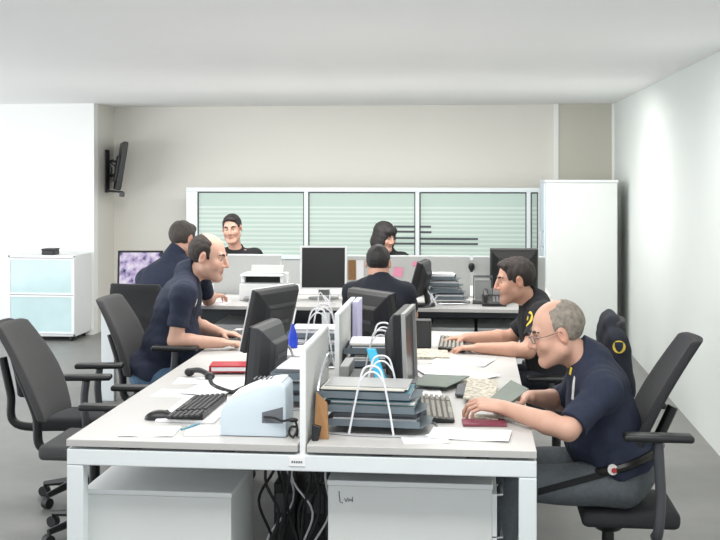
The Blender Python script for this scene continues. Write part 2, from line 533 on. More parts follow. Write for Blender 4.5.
# cables hanging between the pedestals
for k in range(15):
    x = -.84 + .021 * k
    y = 4.25 + rng.uniform(0, .25)
    pts = [(x + rng.uniform(-.05, .05), y, .70 if k % 2 else .66), (x + rng.uniform(-.03, .03), y - .03, .52), (x + rng.uniform(-.06, .06), y + .02, .36),
           (x + rng.uniform(-.08, .08), y - .02, .2), (x + rng.uniform(-.1, .1), y, .05), (x + rng.uniform(-.12, .12), y + .1, .008)]
    white = k % 5 == 2
    tag(MB().tube(arc(pts, 6), .0045 if white else .0065, 6).build('hanging_cable', M['white_wire'] if white else M['black_soft'], smooth=True),
        'thin white cable in the tangle hanging under the bench desk' if white else 'black cable in the tangle hanging under the bench desk', 'cable',
        'white cables under the desk' if white else 'black cables under the desk')
for k, x in enumerate((-.79, -.68)):
    MBo = MB().span((x - .045, 4.55, .02), (x + .05, 4.9, .42))
    tt = thing('computer_tower', ('black computer tower behind the hanging cables, nearer the left pedestal', 'black computer tower behind the hanging cables, nearer the marked pedestal')[k], 'computer', (x, 4.72, 0))
    x += k * .02
    MB().span((x - .045, 4.55, .02), (x + .045, 4.95, .42)).build('case', M['black'], tt, bevel=.004, world=True)
    MB().span((x - .035, 4.545, .1), (x + .035, 4.55, .16)).build('port_plate', M['graphite'], tt, world=True)
    MB().span((x - .035, 4.545, .3), (x + .035, 4.55, .38)).build('port_plate', M['graphite'], tt, world=True)
    for yy in (4.6, 4.9):
        MB().span((x - .04, yy, 0), (x + .04, yy + .03, .02)).build('foot', M['black_soft'], tt, world=True)

# ------------------------------------------------------------------ second island
SX0, SX1, SY0, SY1 = -2.80, .62, 8.05, 9.72
SYM = (SY0 + SY1) / 2
t = thing('bench_desk', 'second white bench desk crossing the room behind the foreground one', 'desk', ((SX0 + SX1) / 2, SYM, 0))
xm2 = (SX0 + SX1) / 2
for x0, x1 in ((SX0, xm2 - .002), (xm2 + .002, SX1)):
    for y0, y1 in ((SY0, SYM - .017), (SYM + .017, SY1)):
        MB().span((x0, y0, ZT - .026), (x1, y1, ZT)).build('desktop', M['desk'], t, bevel=.002, world=True)
for x in (SX0, xm2 - .03, SX1 - .06):
    for y in (SY0 + .01, SY1 - .07):
        MB().span((x, y, 0), (x + (.1 if x == SX0 else .06), y + .06, .63)).build('leg', M['white_metal'], t, bevel=.004, world=True)
    MB().span((x, SY0 + .01, .631), (x + .06, SY1 - .01, .69)).build('cross_rail', M['white_metal'], t, world=True)
for y in (SY0 + .2, SY1 - .25):
    MB().span((SX0 + .06, y, .64), (SX1 - .06, y + .04, .69)).build('side_rail', M['panel_dark'], t, world=True)
MB().span((SX0 + .1, SYM - .01, .3), (SX1 - .1, SYM + .01, .69)).build('modesty_panel', M['panel_dark'], t, world=True)


def divider2(xa, xb, label):
    tt = thing('divider_screen', label, 'desk divider', ((xa + xb) / 2, SYM, .66))
    MB().span((xa, SYM - .0145, .66), (xb, SYM + .0145, 1.05)).build('panel', M['panel_grey'], tt, bevel=.003, world=True)
    MB().span((xa, SYM - .0155, 1.043), (xb, SYM + .0155, 1.053)).build('edging', M['white'], tt, world=True)


gy = lambda px: aty(px, 260, SYM).x
divider2(gy(214), gy(281), 'grey divider screen behind the white printer on the second desk')
divider2(gy(347), gy(470), 'grey divider screen in front of the woman on the second desk')
divider2(gy(473), gy(545), 'grey divider screen behind the young man on the second desk')
for (a, b_, lab) in ((214, 262, 'white drawer unit under the second desk beyond the balding man'), (432, 474, 'white drawer unit under the second desk, nearer the centre'),
                     (478, 530, 'white drawer unit under the second desk beyond the young man')):
    pedestal(aty(a, 330, 8.28).x, aty(b_, 330, 8.28).x, 8.28, 8.8, .56, (0, -1), lab)


# ------------------------------------------------------------------ monitors
def monitor(p, face, label, w=.37, h=.31, front='black', back='black', pic=None, dep=.05, tilt=6, cz=None, rim=0):
    """p: foot point on the desk, face: angle (deg) the screen looks towards."""
    tt = thing('computer_monitor', label, 'monitor', p, R(face))
    zc = .11 + h / 2 if cz is None else cz
    Tm = rotm(0, -tilt, 0)
    c = V((0, 0, zc))
    hs = MB()
    # housing: shallow box with a stepped bulge at the back
    rg = []
    for xx, fw_, fh_, dz in ((.016, 1, 1, 0), (-.016, 1, 1, 0), (-.02 - dep * .25, .93, .92, -.004), (-.02 - dep * .72, .66, .66, -.015), (-.02 - dep, .58, .58, -.02)):
        a_, b_ = w / 2 * fw_, h / 2 * fh_
        rg.append([c + Tm @ V((xx, y_, z_ + dz)) for y_, z_ in ((-a_, -b_), (a_, -b_), (a_, b_), (-a_, b_))])
    hs.rows(rg, closed=True)
    hs.f += [(0, 1, 2, 3), (19, 18, 17, 16)]; hs.m += [0, 0]
    hs.build('housing', M[back], tt, bevel=.006)
    bz = MB()
    e = .016
    for s in (-1, 1):
        bz.box(c + Tm @ V((.0185 + rim / 2, s * (w / 2 - e / 2), 0)), (.005 + rim, e, h), Tm)
        bz.box(c + Tm @ V((.0185 + rim / 2, 0, s * (h / 2 - e / 2))), (.005 + rim, w - 2 * e, e), Tm)
    bz.build('bezel', M[front], tt)
    MB().box(c + Tm @ V((.0178, 0, 0)), (.003, w - 2 * e, h - 2 * e), Tm).build('screen', M[pic or 'screen'], tt)
    MB().box((-.03 - dep * .5, 0, zc * .5 + .01), (.03, .09, zc * 1.0 - .02), rotm(0, 8, 0)).build('stand', M[back], tt, bevel=.005)
    bs = MB()
    n = 24
    for z0, z1, r0, r1 in ((.0, .012, .115, .11),):
        bs.rows([[(-.02 + r * math.cos(2 * math.pi * k / n) * .9, r * 1.05 * math.sin(2 * math.pi * k / n), z) for k in range(n)] for z, r in ((.0, .001), (.0, r0), (.008, r0), (z1, r1), (z1, .001))], closed=True)
    bs.build('base', M[back], tt, smooth=True)
    MB().box(c + Tm @ V((-.0205 - dep, 0, -.0)), (.004, w * .4, .02), Tm).build('vent', M['graphite'], tt)
    return tt


monitor((-.955, 4.93, ZT), 172, 'small black monitor seen edge-on just behind the white-blue printer', dep=.07, w=.32, h=.27, cz=.175, back='blackgrey', tilt=5)
monitor((-1.075, 5.74, ZT), 154, 'black monitor with a pale bezel facing the balding man, its back turned to us', front='white', dep=.05, h=.335, w=.375, cz=.225, tilt=14)
monitor((-.305, 4.83, ZT), -4, 'monitor seen edge-on in front of the older man, pale front rim', front='silver', dep=.05, h=.345, cz=.22, tilt=2, rim=.012)
monitor((-.53, 5.86, ZT), 43, 'black monitor with its back to us before the young man', dep=.06, h=.30, cz=.215, tilt=9)
p = aty(323, 297, 8.55)
monitor((p.x, 8.58, ZT), -86, 'black monitor with a white frame facing us on the second desk', front='white', back='silver', dep=.06, w=.37, h=.345, cz=.245)
p = aty(140.5, 297, 8.62)
monitor((p.x, 8.62, ZT), -84, 'monitor with a bright picture on screen at the far left end of the second desk', dep=.05, w=.36, h=.29, cz=.22, pic='picture')
p = aty(421, 300, 8.5)
monitor((p.x, 8.2, ZT), 172, 'slim black monitor seen edge-on right of the man with his back to us', dep=.05, w=.34, h=.28, cz=.2, tilt=16)
p = aty(514, 290, 8.6)
monitor((p.x, 8.62, ZT), 92, 'dark monitor turned away behind the head of the young man', dep=.05, w=.37, h=.31, cz=.25)


# ------------------------------------------------------------------ keyboards, mice
def keyboard(p, rz, label, L=.445, D=.15, keys='key'):
    """long axis along local Y, user side +X."""
    tt = thing('keyboard', label, 'keyboard', p, R(rz))
    MB().prism([(-D / 2, -L / 2, .001), (D / 2, -L / 2, .001), (D / 2, -L / 2, .012), (-D / 2, -L / 2, .024)], (0, L, 0)).build('case', M['black'], tt, bevel=.002)
    kb = MB()
    for r in range(6):
        for c in range(18):
            if c in (13,) : continue
            if r == 5 and 4 <= c <= 8: continue
            x = -D / 2 + .016 + r * .0225
            y = -L / 2 + .02 + c * .0239
            z = .024 - .012 * (x + D / 2) / D
            kb.box((x, y, z + .003), (.0155 if keys == 'key' else .014, .018 if keys == 'key' else .0165, .008))
    x = -D / 2 + .016 + 5 * .0225
    MB().box((x, -L / 2 + .02 + 6 * .0239, .0155), (.017, .11, .008)).build('space_bar', M[keys], tt, bevel=.0015, seg=1)
    kb.build('keys', M[keys], tt, bevel=.0015, seg=1)
    return tt


q = atz(198, 411.5, ZT)
keyboard((q.x, q.y, ZT + .011), 179, 'black keyboard lying beside the white-blue printer', L=.40)
tag(MB().span((q.x - .12, q.y - .21, ZT + .001), (q.x + .12, q.y + .25, ZT + .009)).build('paper_stack', M['paper']), 'thin paper stack lying under the keyboard beside the printer', 'paper')
q = atz(435, 413, ZT)
keyboard((q.x, q.y + .02, ZT + .003), 4, 'worn black keyboard by the hands of the older man', keys='key_lt', L=.42, D=.14)
q = atz(449, 346, ZT)
keyboard((q.x + .02, q.y, ZT + .003), 0, 'black keyboard under the hands of the young man', keys='key_lt')
q = atz(231, 342, ZT)
keyboard((q.x, q.y + .1, ZT + .003), 178, 'black keyboard in front of the balding man')


def mouse(p, rz, label):
    tt = thing('computer_mouse', label, 'mouse', p, R(rz))
    n = 14
    rings = []
    for i in range(9):
        a = math.pi / 2 * i / 8
        rings.append([(.062 * math.cos(a) * math.cos(2 * math.pi * k / n), .034 * math.cos(a) * math.sin(2 * math.pi * k / n), .001 + .036 * math.sin(a)) for k in range(n)])
    MB().rows(rings, closed=True).build('shell', M['black'], tt, smooth=True)
    MB().cyl((.028, -.004, .027), (.028, .004, .027), .009).build('wheel', M['graphite'], tt, smooth=True)
    MB().tube(arc([(.055, 0, .008), (.1, .02, .004), (.14, .07, .004), (.13, .14, .004)]), .0022, 6).build('cord', M['black'], tt, smooth=True)


q = atz(160, 419, ZT)
mouse((q.x, q.y, ZT), 15, 'black mouse beside the keyboard at the left edge of the desk')


# ------------------------------------------------------------------ papers and small desk things
def sheet(cx, cy, w, d, rz, label, z=0, h=.0016, m='paper', name='paper_sheet', cat='paper', curl=0, group=None, yw=None):
    """a sheet or stack; cx,cy pixel of centre on the desk plane."""
    q = atz(cx, cy, ZT)
    c, s = math.cos(R(rz)), math.sin(R(rz))
    N = 8
    top = []
    for j in range(N + 1):
        row = []
        for i in range(N + 1):
            x, y = (i / N - .5) * w, (j / N - .5) * d
            zz = curl * ((i / N - .5) ** 2 * 4 + .5 * (j / N) ** 2) + .0012 * math.sin(i * 1.3 + cx) * (1 if curl else 0)
            row.append((q.x + x * c - y * s, q.y + x * s + y * c, ZT + .001 + z + max(0, zz)))
        top.append(row)
    mb = MB().rows(top)
    mb.build_args = None
    o = mb.build(name, M[m], thick=-h)
    return tag(o, label, cat, group)


sheet(150, 432, .21, .16, 4, 'single white sheet near the left front corner of the bench desk', curl=.002)
sheet(206, 432, .15, .13, 8, 'white paper pad by the pen in front of the keyboard', h=.010)
sheet(186, 394, .28, .16, -4, 'broad white sheet lying behind the mouse', curl=.002)
sheet(212, 391, .21, .24, -12, 'white sheet fanned over the broad sheet behind the keyboard', z=.004, curl=.003)
sheet(205, 381, .28, .16, 4, 'white sheet under the telephone cord', z=.0, curl=.001)
sheet(232, 383, .25, .2, 18, 'white sheet beneath the red notebook', z=.003, curl=.002)
sheet(470, 436, .30, .15, -6, 'white loose sheets near the right front corner of the bench desk', curl=.004, h=.005)
sheet(425, 440, .17, .11, 10, 'small white sheet beside the wire letter rack', curl=.002)
sheet(462, 362, .30, .22, -16, 'white sheet in front of the young man on his desk half', curl=.004)
sheet(440, 372, .21, .30, 20, 'white sheet turned askew beside the edge-on monitor', z=.004, curl=.003)
sheet(465, 378, .22, .28, -38, 'white sheet lying behind the sage pad', z=.003, curl=.004)
sheet(424, 392, .15, .25, 6, 'white sheet behind the worn keyboard', z=.002, curl=.002)
sheet(430, 355, .2, .28, 5, 'mottled cream paper pile in the middle behind the edge-on monitor', m='printed', h=.012, name='paper_stack')
sheet(484, 424, .17, .10, 4, 'maroon booklet under the hand of the older man', m='maroon', h=.008, z=.001, name='booklet', cat='booklet')
sheet(452, 384, .20, .10, 12, 'mottled printed slip beyond the grey-green folder', m='printed', z=.006, h=.003, curl=.006)
sheet(487, 420, .10, .07, -12, 'mottled printed card half under the wrist of the older man', m='printed', z=.010, h=.003, name='printed_card', cat='card')
p = aty(215, 300, 8.3)
tag(MB().span((p.x - .12, 8.1, ZT + .001), (p.x + .12, 8.35, ZT + .004)).build('paper_sheet', M['paper']), 'white sheet under the writing hand on the second desk', 'paper')

# red notebook
q = atz(230, 372, ZT)
t = thing('red_notebook', 'thick red notebook lying below the monitor of the balding man', 'notebook', (q.x, q.y, ZT), R(6))
MB().box((0, 0, .0385), (.19, .13, .008)).box((-.092, 0, .025), (.008, .13, .034)).box((0, 0, .0115), (.19, .13, .006)).build('cover', M['red'], t, bevel=.002)
MB().box((.004, 0, .0245), (.178, .122, .0195)).build('pages', M['paper'], t)

# telephone handset and coil cord
a, b_ = atz(191, 377, ZT), atz(205, 381, ZT)
t = thing('telephone_handset', 'black telephone handset with a coiled cord beside the red notebook', 'telephone', ((a.x + b_.x) / 2, (a.y + b_.y) / 2, ZT))
hz = V((0, 0, ZT + .03))
A_, B_ = V((a.x - .01, a.y + .01, ZT + .028)), V((b_.x + .02, b_.y + .01, ZT + .028))
MB().tube(arc([A_, (A_ + B_) / 2 + V((0, 0, .012)), B_]), .013, 10).ball(A_ + V((0, 0, -.006)), (.026, .026, .02)).ball(B_ + V((0, 0, -.006)), (.026, .026, .02)).build('handset', M['black'], t, smooth=True, world=True)
path = arc([B_, atz(212, 384, ZT + .012), atz(222, 389, ZT + .012), atz(232, 392, ZT + .012), atz(240, 393, ZT + .012)], 10)
coil = []
for i in range(len(path) - 1):
    d = (path[i + 1] - path[i]).normalized()
    u = d.orthogonal().normalized(); w = d.cross(u)
    for k in range(8):
        ph = 2 * math.pi * (k / 8)
        coil.append(path[i].lerp(path[i + 1], k / 8) + (u * math.cos(ph) + w * math.sin(ph)) * .0075)
MB().tube(coil, .0025, 5).build('coiled_cord', M['blackgrey'], t, smooth=True, world=True)

# pen
q = atz(190, 426, ZT + .02)
tag(MB().tube([(q.x - .02, q.y - .05, ZT + .017), (q.x + .02, q.y + .055, ZT + .017)], .0045, 8).tube([(q.x + .02, q.y + .055, ZT + .017), (q.x + .024, q.y + .066, ZT + .017)], [.003, .001], 8).build('pen', M['folder_teal'], smooth=True), 'teal pen lying on the paper pad in front of the keyboard', 'pen')

# printer
yp0 = 4.06
prof = [(219.5, 442), (220, 413), (222.5, 405.5), (230, 399), (240, 394), (252, 389), (264, 385.5), (274, 384), (281, 384), (285.5, 388), (286.5, 442)]
poly = [aty(a, b_, yp0) for a, b_ in prof]
poly = [V((v.x, yp0, max(v.z, ZT + .002))) for v in poly]
t = thing('desktop_printer', 'white-blue printer with a rounded top at the front of the bench desk', 'printer', (poly[0].lerp(poly[-1], .5).x, yp0 + .1, ZT))
MB().prism(poly, (0, .17, 0)).build('housing', M['cool_white'], t, bevel=.006, world=True, smooth=True)
top = [V((v.x, yp0, v.z + .0012)) for v in poly[3:9]]
lo = [V((v.x, yp0 + .02, v.z)) for v in top]; hi = [V((v.x, yp0 + .165, v.z)) for v in top]
MB().rows([lo, hi]).build('lid', M['white'], t, world=True, thick=-.004)
v = poly[7]
vt = MB()
for k in range(5):
    vt.box((v.x - .03 - .016 * k, yp0 + .12, v.z + .001 - .0006 * k * k * .3), (.005, .06, .004))
vt.build('vent', M['graphite'], t, world=True)
a = aty(262, 423, yp0); b_ = aty(283, 407, yp0)
MB().prism([V((a.x, yp0 - .001, a.z)), V((b_.x, yp0 - .001, a.z)), V((b_.x, yp0 - .001, b_.z)), V((a.x, yp0 - .001, b_.z - .022))], (0, .003, 0)).build('socket_recess', M['ink'], t, world=True)
MB().tube(arc([aty(264, 417, yp0 - .004), aty(274, 418, yp0 - .014), aty(282, 421, yp0 - .014), aty(289, 420, yp0 - .008), aty(295, 421, yp0 - .006), aty(297, 430, yp0 - .01), aty(293, 437, yp0 - .012), aty(289, 433, yp0 - .012), aty(291, 427, yp0 - .012), aty(297, 428, yp0 + .02), aty(297, 437, yp0 + .03)]), .0045, 8).ball(aty(293, 420, yp0 - .008), (.02, .009, .009)).build('power_cord', M['black'], t, world=True, smooth=True)

# blue spray bottle between trays
q = atz(292, 352, ZT)
t = thing('blue_cone_bottle', 'blue cone-shaped bottle with a thin white rod behind the edge-on monitor', 'bottle', (-.885, 5.34, .863))
tag(MB().span((-.97, 5.12, ZT + .001), (-.76, 5.42, .862)).build('paper_ream', M['paper'], bevel=.003), 'white ream of paper under the blue cone-shaped bottle', 'paper')
n = 16
MB().rows([[(r * math.cos(2 * math.pi * k / n), r * math.sin(2 * math.pi * k / n), z) for k in range(n)] for z, r in ((.001, .0001), (.001, .024), (.04, .025), (.065, .021), (.095, .011), (.115, .007), (.118, .0001))], closed=True).build('body', M['blue'], t, smooth=True)
MB().tube([(0, 0, .115), (.014, .01, .19)], .004, 8).build('rod', M['white'], t, smooth=True)


# ------------------------------------------------------------------ wire letter racks with trays
def letter_rack(p, rz, label, tiers=3, L=.34, D=.26, gap=.058, fill=('folder', 'folder', 'paper'), loops=True, top=.27):
    tt = thing('letter_rack', label, 'letter tray', p, R(rz))
    # base wire ring
    a = L / 2 + .03
    MB().tube(arc([(-a, -D / 2, .005), (-a * .4, -D / 2 - .03, .005), (a * .4, -D / 2 - .03, .005), (a, -D / 2, .005), (a, D / 2, .005), (0, D / 2 + .02, .005), (-a, D / 2, .005), (-a, -D / 2, .005)]), .004, 8).build('base', M['chrome'], tt, smooth=True)
    for s in (-1, 1):
        yy = s * (D / 2 + .015)
        if loops:
            MB().tube(arc([(-.085, yy * 1.08, .006), (-.068, yy, .1), (-.046, yy * .98, top - .06), (-.03, yy * .96, top - .012), (0, yy * .96, top), (.03, yy * .96, top - .012), (.046, yy * .98, top - .06), (.068, yy, .1), (.085, yy * 1.08, .006)]), .0042, 8).build('wire_support', M['white_wire'], tt, smooth=True)
            MB().tube(arc([(-.046, yy * .98, top - .06), (-.022, yy * .97, top - .03), (0, yy * .97, top - .022), (.022, yy * .97, top - .03), (.046, yy * .98, top - .06)]), .0035, 8).build('wire_support', M['white_wire'], tt, smooth=True)
    for k in range(tiers):
        z = .03 + k * gap
        sh = -.02 * k
        tr = MB()
        w2, d2 = L / 2, D / 2
        tr.span((-w2 + sh, -d2, z), (w2 + sh, d2, z + .003))
        tr.span((-w2 + sh, -d2, z + .003), (w2 + sh, -d2 + .003, z + .026)).span((-w2 + sh, d2 - .003, z + .003), (w2 + sh, d2, z + .026)).span((-w2 + sh, -d2 + .003, z + .003), (-w2 + .003 + sh, d2 - .003, z + .026))
        tr.prism([(w2 + sh, -d2, z), (w2 + sh, d2, z), (w2 + sh + .035, d2 * .5, z + .006), (w2 + sh + .035, -d2 * .5, z + .006)], (0, 0, .003))
        tray = tr.build('tray', M['tray'], tt)
        # the stack of files in this tray is loose paper: part of the tray filling
        fl = MB()
        zz = z + .004
        j = 0
        while zz < z + gap - .012:
            hh = rng.uniform(.003, .008)
            fl.box((sh + rng.uniform(-.006, .02), rng.uniform(-.008, .008), zz + hh / 2), (L - .04, D - .035, hh - .0006), rotm(0, 0, rng.uniform(-2.5, 2.5)), mi=int(rng.integers(0, len(fill))))
            zz += hh
        fl.build('filed_papers', [M[x] for x in fill], tray)
    return tt


q = atz(378, 437, ZT)
letter_rack((-.375, 4.25, ZT), -4, 'wire letter rack full of files at the front right of the divider screen', L=.36, D=.22, gap=.052, fill=('folder', 'paper', 'folder_teal', 'paper', 'ink', 'paper2', 'silver'), top=.262)
letter_rack((-.435, 5.22, ZT), 2, 'wire letter rack behind the cyan folder, heaped with white papers', L=.27, D=.24, tiers=3, fill=('paper', 'paper2', 'folder'), top=.26)
letter_rack((-.79, 5.66, ZT), 0, 'wire letter rack between the pale-bezelled monitor and the divider', L=.25, D=.2, tiers=3, fill=('paper', 'folder', 'paper'), top=.30)
letter_rack((-.755, 4.72, ZT), 88, 'low letter rack of papers squeezed behind the white-blue printer', L=.30, D=.17, tiers=3, fill=('paper', 'folder', 'ink'), loops=False, gap=.05)
p = aty(448, 297, 8.42)
letter_rack((p.x, 8.45, ZT), 0, 'wire letter rack with white papers on the second desk before the screen', L=.24, D=.2, tiers=4, gap=.05, fill=('paper', 'folder', 'paper'), loops=False)
p = aty(483, 297, 8.42)
t = thing('wire_file_stand', 'dark wire file stand beside the letter rack on the second desk', 'file stand', (p.x, 8.45, ZT))
for k in range(5):
    MB().tube([(-.07, -.08 + .04 * k, .005), (-.07, -.08 + .04 * k, .2), (.07, -.08 + .04 * k, .2), (.07, -.08 + .04 * k, .005)], .0035, 6).build('wire_loop', M['graphite'], t)
MB().box((0, 0, .005), (.16, .2, .008)).build('base', M['graphite'], t)
MB().box((0, -.02, .1), (.12, .022, .15)).build('filed_papers', M['silver'], t)
MB().box((0, .02, .09), (.12, .018, .12)).build('filed_papers', M['paper2'], t)

# kraft folder and hanging clip by the divider
q = atz(318, 436, ZT)
tag(MB().prism([(XM + .03, 4.05, ZT + .001), (XM + .085, 4.05, ZT + .001), (XM + .07, 4.12, ZT + .12), (XM + .028, 4.12, ZT + .16)], (0, .012, 0)).build('cardboard_folder', M['kraft']), 'brown cardboard folder leaning by the front divider screen', 'folder')
tag(MB().prism([(XM + .026, 4.02, ZT + .001), (XM + .05, 4.02, ZT + .001), (XM + .06, 4.03, ZT + .05), (XM + .024, 4.03, ZT + .06)], (0, .02, 0)).build('bulldog_clip', M['black'], bevel=.003), 'small black clip at the foot of the front divider screen', 'clip')
tag(MB().tube(arc([(XM + .025, 4.45, ZT + .2), (XM + .05, 4.4, ZT + .25), (XM + .045, 4.3, ZT + .27), (XM + .03, 4.2, ZT + .2), (XM + .03, 4.14, ZT + .1), (XM + .06, 4.14, ZT + .01)]), .006, 8).build('bent_wire', M['chrome'], smooth=True), 'curved chrome wire against the front divider screen', 'wire')

# cyan strip (leaning plastic spine bar)
a, b_ = aty(381, 380, 4.62), aty(371, 349, 4.66)
tag(MB().prism([(a.x - .022, a.y, a.z), (a.x + .022, a.y, a.z), (b_.x + .02, b_.y, b_.z), (b_.x - .02, b_.y, b_.z)], (0, .018, 0)).build('cyan_folder', M['cyan'], bevel=.003), 'bright cyan folder leaning in the middle of the bench desk', 'folder')
tag(MB().span((-.53, 4.56, ZT + .001), (-.35, 4.84, ZT + .125)).build('document_box', M['blackgrey'], bevel=.004), 'dark document box supporting the cyan folder', 'box')
tag(MB().span((-.575, 4.70, ZT + .001), (-.535, 4.92, ZT + .16)).build('grey_binder', M['silver'], bevel=.004), 'grey binder standing beside the front divider screen', 'binder')
tag(MB().span((-.606, 5.47, ZT + .001), (-.578, 5.69, ZT + .345)).build('lilac_folder', M['lilac'], bevel=.003), 'pale lilac folder standing against the rear divider screen', 'folder')

# black loudspeaker at the far end of the right desktop
q = atz(422, 349, ZT)
t = thing('desk_speaker', 'small black box speaker at the far end behind the edge-on monitor', 'speaker', (q.x, q.y + .05, ZT))
MB().box((0, 0, .08), (.1, .1, .158)).build('cabinet', M['black'], t, bevel=.005)
MB().box((0, -.0515, .08), (.085, .004, .14)).build('grille', M['blackgrey'], t)
# pink and red bits on top of the letter rack / desk, sage pad
q = atz(479, 388, ZT)
tag(MB().prism([atz(463, 399, ZT + .02), atz(495, 404, ZT + .02), atz(498, 381, ZT + .03), atz(468, 379, ZT + .03)], (0, 0, .008)).build('worn_notepad', M['printed'], bevel=.002), 'mottled cream notepad under the sage pad', 'notepad')
t = thing('sage_pad', 'sage green pad held up by the older man', 'pad', atz(508, 398, ZT + .05))
MB().prism([atz(488, 402, ZT + .055), atz(505, 409, ZT + .06), atz(529, 391, ZT + .07), atz(511, 382, ZT + .075)], (0, 0, .010)).build('cover', M['green_grey'], t, bevel=.002, world=True)
MB().prism([atz(489, 403, ZT + .045), atz(505, 410, ZT + .05), atz(528, 392, ZT + .06), atz(511, 383, ZT + .065)], (0, 0, .009)).build('pages', M['paper2'], t, world=True)
tag(MB().prism([atz(413, 386, ZT + .02), atz(447, 388, ZT + .02), atz(470, 377, ZT + .03), atz(425, 375, ZT + .03)], (0, 0, .006)).build('grey_green_folder', M['green_grey'], bevel=.002), 'dark grey-green folder lying open behind the worn keyboard', 'folder')
tag(MB().prism([atz(455, 396, ZT + .008), atz(478, 398, ZT + .008), atz(480, 387, ZT + .01), atz(458, 385, ZT + .01)], (0, 0, .01)).build('dark_folder', M['panel_dark'], bevel=.002), 'dark folder corner at the fingertips of the older man', 'folder')

# printer, pink note, phone and other things on the second desk
p = aty(262, 292, 8.45)
t = thing('desktop_printer', 'white printer with a black slot on the second desk before the divider', 'printer', (p.x, 8.55, ZT))
MB().box((0, 0, .065), (.34, .3, .13)).box((0, .06, .165), (.34, .18, .068)).box((-.155, -.06, .165), (.03, .06, .068)).box((.155, -.06, .165), (.03, .06, .068)).box((0, -.05, .192), (.34, .16, .014)).build('housing', M['white'], t, bevel=.008)
MB().box((0, -.035, .157), (.278, .012, .052)).build('output_slot', M['black'], t)
MB().prism([(-.13, .1, .2), (.13, .1, .2), (.13, .14, .25), (-.13, .14, .25)], (0, .006, .003)).build('paper_support', M['panel_grey'], t)
MB().box((0, -.19, .03), (.24, .1, .012)).build('tray', M['silver'], t, bevel=.003)
MB().span((.1705, -.12, .02), (.178, .13, .12)).build('side_panel', M['panel_grey'], t)
p = aty(398, 272, SYM - .02)
tag(MB().box((p.x, SYM - .022, p.z), (.075, .004, .075), rotm(0, 6, 0)).build('sticky_note', M['pink']), 'pink note stuck on the divider screen beside the seated man', 'note')
p = aty(415, 264, SYM - .02)
tag(MB().box((p.x, SYM - .022, p.z), (.04, .004, .04), rotm(0, 0, 0)).build('sticky_note', M['pink']), 'smaller pink note higher on the divider screen', 'note')
for a, m_, lab in ((352, 'kraft', 'ochre paper sheet pinned on the divider screen beside the white-framed monitor'), (360, 'paper', 'white paper sheet pinned on the divider screen left of the seated man')):
    p = aty(a, 270, SYM - .02)
    tag(MB().box((p.x, SYM - .021, p.z), (.06, .003, .16)).build('pinned_sheet', M[m_]), lab, 'paper')
p = aty(494, 299, 8.3)
t = thing('desk_telephone', 'black desk telephone on the second desk before the young man', 'telephone', (p.x, 8.3, ZT))
MB().prism([(-.09, -.09, .001), (-.09, .1, .001), (-.09, .1, .07), (-.09, -.09, .025)], (.18, 0, 0)).build('body', M['black'], t, bevel=.004)
MB().tube(arc([(-.06, -.07, .07), (-.065, .01, .1), (-.06, .09, .1)]), .018, 8).build('handset', M['blackgrey'], t, smooth=True)
kb = MB()
for i in range(4):
    for j in range(3): kb.box((.0 + .025 * j, -.06 + .03 * i, .037 + .0071 * i), (.016, .018, .008))
kb.build('keys', M['silver'], t)
p = aty(473, 268, SYM)
t = thing('clip_lamp', 'small black clip lamp in the gap between the divider screens near the letter rack', 'clip', (gy(471.5), SYM, .93))  # small black lamp clipped at the gap between the screens
MB().box((0, 0, .02), (.022, .036, .05)).build('clamp', M['black'], t, bevel=.003)
MB().ball((0, -.03, .04), (.026, .02, .034)).build('head', M['black'], t, smooth=True)
# white cable loops in front of the white-framed monitor and by the slim one
for px, lab in ((326, 'white cable bundle in front of the white-framed monitor'), (433, 'white cables trailing beside the slim edge-on monitor')):
    p = aty(px, 297, 8.2)
    pts = [(p.x - .06, 8.2, ZT + .008)]
    for k in range(7):
        pts.append((p.x + rng.uniform(-.06, .06), 8.2 + rng.uniform(-.05, .05), ZT + .01 + (k % 2) * rng.uniform(.04, .13)))
    pts.append((p.x + .07, 8.22, ZT + .008))
    tag(MB().tube(arc(pts, 6), .0045, 6).build('white_cable', M['white_wire'], smooth=True), lab, 'cable')
tag(MB().tube(arc([(-.88, 5.06, ZT + .2), (-.84, 5.02, ZT + .17), (-.81, 4.98, ZT + .08), (-.83, 4.95, ZT + .01)]), .006, 6).build('monitor_cable', M['silver'], smooth=True), 'grey cable dropping from the edge-on monitor behind the printer', 'cable')


